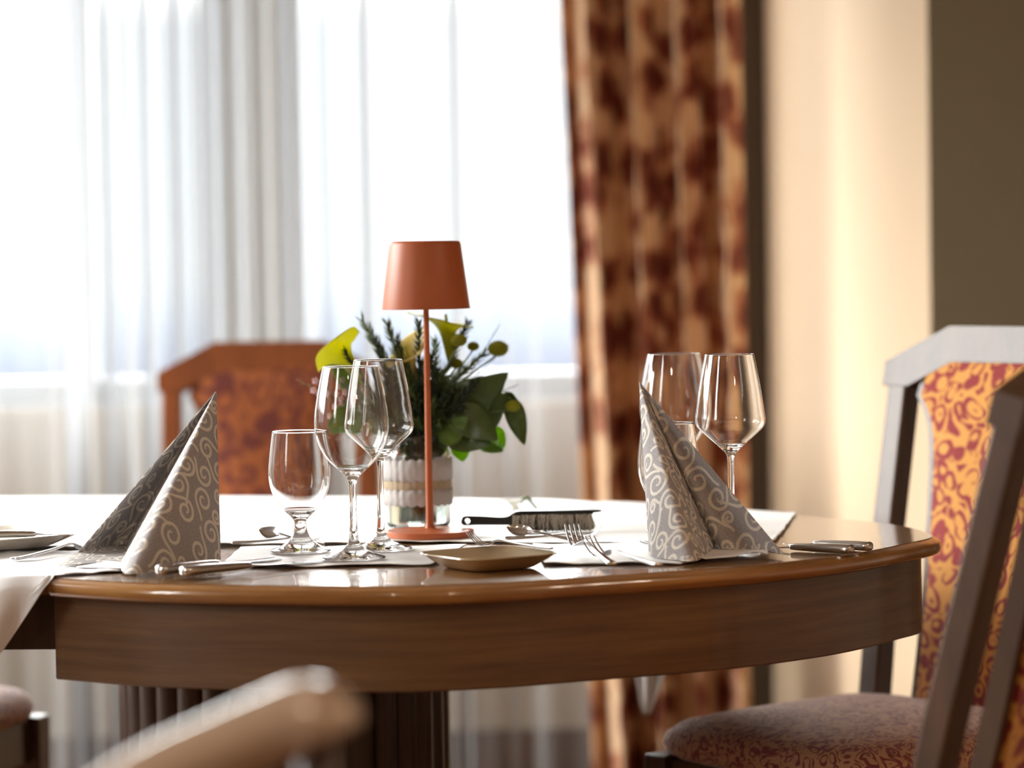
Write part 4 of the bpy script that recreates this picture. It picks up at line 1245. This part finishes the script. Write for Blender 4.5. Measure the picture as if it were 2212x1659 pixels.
K2 = copy_tree(K1); place(K2, T(342, 1251, TZ), T(560, 1220, TZ), 'table knife lying behind the front knife, handle against the left napkin', 'knife', TZ + .0035)
K3 = knife(.88, short=.5); place(K3, T(1843, 1198, TZ), T(1660, 1187, TZ), 'table knife at right, nearer one of the pair on bare wood', 'knife', TZ + .0003)
K4 = copy_tree(K3); place(K4, T(1882, 1192, TZ), T(1700, 1178, TZ), 'table knife at right, farther one of the pair on bare wood', 'knife', TZ + .0003)
K5 = knife(.85, 'butter_knife'); place(K5, T(-75, 1175, TZ + .0185), T(180, 1163, TZ + .02), 'butter knife resting across the ivory plate at left', 'knife', TZ + .0232)
F1 = fork(.66, 'dessert_fork'); place(F1, T(502, 1187, TZ), T(697, 1186, TZ), 'dessert fork with handle left, tines showing behind the water goblet foot', 'fork', TZ + .007, (math.radians(22), 0))
S1 = spoon(.56, 'dessert_spoon'); place(S1, T(700, 1192, TZ), T(575, 1184, TZ), 'dessert spoon with its bowl raised left of the water goblet', 'spoon', TZ + .006, (math.radians(-38), math.radians(-6.5)))
F2 = copy_tree(F1); place(F2, T(1092, 1177, TZ), T(1296, 1179, TZ), 'dessert fork with upturned tines just in front of the crumb brush', 'fork', TZ + .007, (math.radians(22), 0))
S2 = copy_tree(S1); place(S2, T(1265, 1184, TZ), T(1120, 1180, TZ), 'dessert spoon, bowl standing up right of the lamp base', 'spoon', TZ + .006, (math.radians(-38), math.radians(-6.5)))
F3 = fork(.92, 'table_fork'); place(F3, T(1322, 1231, TZ), T(1190, 1186, TZ), 'table fork right of the cream plate, nearest its rim, tines raised', 'fork', TZ + .004, (0, math.radians(-4.2)))
F4 = copy_tree(F3); place(F4, T(1424, 1234, TZ), T(1250, 1204, TZ), 'table fork lying between the cream plate and the right napkin', 'fork')
F5 = copy_tree(F1); place(F5, T(1192, 1190, TZ + .018), T(1075, 1183, TZ + .018), 'small fork lying across the far rim of the cream plate', 'fork', TZ + .0185)
F6 = copy_tree(F3); place(F6, T(28, 1221, TZ), T(150, 1203, TZ), 'table fork at far left, handle end pointing out before the ivory plate', 'fork')

# ------------------------------------------------------------------ chairs
def chair(name, wood_m, seat_m, back_m, top=.965, w=.205, lean=11):
    g = empty(name)
    la = math.radians(lean)
    SZ = .44
    def bp(a, s, d): return (a, -.205 - s * math.sin(la) + d * math.cos(la), SZ + s * math.cos(la) + d * math.sin(la))
    H = (top - SZ) / math.cos(la)
    for sx_ in (-1, 1):
        v, f = ribbon([(sx_ * (w - .012), -.02), (sx_ * (w + .0), .2), (sx_ * w, H - .073)], [.019, .019, .018], .034, bp)
        bevel(mesh('back_post', v, f, wood_m, g, smooth=True, angle=30), .005, 3)
        m_ = MB(); a0, a1 = .017, .021
        x, y = sx_ * (w - .012), -.205
        v = [(x - a0, y - .05 - a0, 0), (x + a0, y - .05 - a0, 0), (x + a0, y - .05 + a0, 0), (x - a0, y - .05 + a0, 0), (x - a1, y - a1, SZ), (x + a1, y - a1, SZ), (x + a1, y + a1, SZ), (x - a1, y + a1, SZ)]
        bevel(mesh('leg', v, [(0, 3, 2, 1), (4, 5, 6, 7), (0, 1, 5, 4), (1, 2, 6, 5), (2, 3, 7, 6), (3, 0, 4, 7)], wood_m, g), .004, 2)
        y = .195
        v = [(x - a0 * .8, y - a0 * .8, 0), (x + a0 * .8, y - a0 * .8, 0), (x + a0 * .8, y + a0 * .8, 0), (x - a0 * .8, y + a0 * .8, 0), (x - a1, y - a1, SZ), (x + a1, y - a1, SZ), (x + a1, y + a1, SZ), (x - a1, y + a1, SZ)]
        bevel(mesh('leg', v, [(0, 3, 2, 1), (4, 5, 6, 7), (0, 1, 5, 4), (1, 2, 6, 5), (2, 3, 7, 6), (3, 0, 4, 7)], wood_m, g), .004, 2)
    cw = w * .45
    tr_ = [(-w, H - .088), (-w, H - .070), (-w + cw + .005, H - .026), (w - cw - .005, H - .026), (w, H - .070), (w, H - .088)]
    v, f = ribbon(tr_, .026, .038, bp); bevel(mesh('top_rail', v, f, wood_m, g, angle=30), .006, 3)
    m_ = MB()
    m_.add(*box(-w, w, .175, .200, SZ - .07, SZ - .005)); m_.add(*box(-w, w, -.215, -.19, SZ - .07, SZ - .005))
    m_.add(*box(-w - .004, -w + .02, -.2, .19, SZ - .07, SZ - .005)); m_.add(*box(w - .02, w + .004, -.2, .19, SZ - .07, SZ - .005))
    bevel(m_.obj('seat_frame', wood_m, g, smooth=False), .003, 2)
    # cushion
    nn = 48; rows = []
    def ring(s, z):
        o_ = []
        for k in range(nn):
            a = 2 * PI * k / nn; c, d = math.cos(a), math.sin(a); r_ = 1 / ((abs(c) ** 6 + abs(d) ** 6) ** (1 / 6))
            o_.append(((w + .012) * s * r_ * c, .212 * s * r_ * d + .002, z))
        return o_
    rows = [ring(.93, SZ - .006), ring(1.0, SZ + .002), ring(1.02, SZ + .016), ring(1.0, SZ + .030), ring(.93, SZ + .042), ring(.75, SZ + .052), ring(.45, SZ + .058), ring(.12, SZ + .060)]
    v = [p for r_ in rows for p in r_]; f = []
    for j in range(len(rows) - 1):
        for k in range(nn): f.append((j * nn + k, j * nn + (k + 1) % nn, (j + 1) * nn + (k + 1) % nn, (j + 1) * nn + k))
    f += [tuple(reversed(range(nn))), tuple(range((len(rows) - 1) * nn, len(rows) * nn))]
    mesh('seat_cushion', v, f, seat_m, g)
    # upholstered splat: waisted, wide where it meets the rail
    hwid = [(.03, w * .50), (.12, w * .50), (.24, w * .52), (H - .16, w * .60), (H - .10, w * .76), (H - .066, w * .72), (H - .045, w * .50)]
    hs = catmull(hwid[:5], 6) + [np.array(p) for p in hwid[5:]]
    def slab(nm, grow, th, mat, dome=0):
        v = []; n = len(hs)
        for s, hw in hs:
            hw = hw + grow
            for k in range(9):
                a = k / 8 * 2 - 1
                v.append(bp(a * hw, s, th / 2 + dome * (1 - a ** 4) * (1 - (2 * (s - .03) / (H - .08) - 1) ** 6)))
        for s, hw in hs:
            hw = hw + grow
            for k in range(9): v.append(bp((k / 8 * 2 - 1) * hw, s, -th / 2))
        f = []
        for j in range(n - 1):
            for k in range(8):
                f.append((j * 9 + k, j * 9 + k + 1, (j + 1) * 9 + k + 1, (j + 1) * 9 + k)); o_ = n * 9
                f.append((o_ + j * 9 + k, o_ + (j + 1) * 9 + k, o_ + (j + 1) * 9 + k + 1, o_ + j * 9 + k + 1))
            f.append((j * 9, (j + 1) * 9, n * 9 + (j + 1) * 9, n * 9 + j * 9)); f.append((j * 9 + 8, n * 9 + j * 9 + 8, n * 9 + (j + 1) * 9 + 8, (j + 1) * 9 + 8))
        for j in (0, n - 1):
            for k in range(8): q = (j * 9 + k, n * 9 + j * 9 + k, n * 9 + j * 9 + k + 1, j * 9 + k + 1); f.append(q if j == 0 else tuple(reversed(q)))
        return mesh(nm, v, f, mat, g, angle=50)
    slab('backrest_frame', .012, .024, wood_m)
    slab('backrest', -.002, .036, back_m, .008)
    return g
def face(g, x, y, fx, fy, label):
    g.location = (x, y, 0); g.rotation_euler = (0, 0, math.atan2(fy, fx) - PI / 2)
    return tag(g, label, 'chair', None)
c1 = chair('dining_chair', M['red_chair_wood'], M['fabric_back'], M['fabric_back'], top=.962, w=.178, lean=8)
pb = W(580, 760, 5.55)
face(c1, pb.x, 5.3, 0, -1, 'reddish-brown chair with rust upholstered back behind the table at left')
c2 = chair('dining_chair', M['chair_wood'], M['fabric_seat'], M['fabric'], top=1.0, w=.205, lean=10)
face(c2, .470, 4.06, -.78, -.63, 'wooden chair with red and gold patterned back, mauve seat under the table at right')
c3 = chair('dining_chair', M['chair_wood'], M['fabric_seat'], M['fabric'], top=1.02, w=.205, lean=16)
face(c3, .367, 3.37, -.75, .66, 'chair seen from behind at the lower right corner, its dark back posts leaning')
c4 = copy_tree(c3)
face(c4, -.965, 4.40, .96, -.28, 'chair at the lower left corner, only its seat edge and leg visible')

# pale blurred arm of an armchair close to the camera
arm = empty('armchair', (0, 0, 0)); tag(arm, 'out-of-focus polished wooden armchair arm in the foreground at the bottom', 'chair')
AY = 2.05
pa = [W(150, 1800, AY), W(330, 1690, AY), W(470, 1625, AY + .0), W(580, 1578, AY), W(650, 1556, AY), W(694, 1564, AY), W(712, 1596, AY)]
P = catmull(pa, 8)
rad = np.interp(np.linspace(0, 1, len(P)), [0, .5, .75, .92, 1], [.026, .026, .029, .028, .018])
v, f = tube(P, rad, 20); 
am = plain('polished_pale_wood', srgb(176, 150, 128), .18, 0, .6, coat=1)
mesh('armrest', v, f, am, arm)
q = W(690, 1590, AY)
v, f = tube([(q.x, AY + .01, q.z), (q.x - .005, AY + .02, q.z - .1), (q.x + .01, AY, .42), (q.x + .02, AY - .01, 0)], [.016, .015, .020, .016], 14); mesh('leg', v, f, M['chair_wood'], arm)
x0 = q.x - .52
v, f = tube([(x0, AY + .0, pa[0].z + .12), (x0 + .01, AY, .42), (x0 - .03, AY, 0)], [.016, .02, .016], 14); mesh('leg', v, f, M['chair_wood'], arm)
v, f = tube([pa[0], (x0, AY, pa[0].z - .05)], .018, 12); mesh('arm_extension', v, f, am, arm)
m_ = MB().add(*box(x0 - .01, q.x + .02, AY - .02, AY + .02, .36, .42)); bevel(m_.obj('seat_frame', M['chair_wood'], arm, smooth=False), .004)

print('scene ok', len(bpy.data.objects))
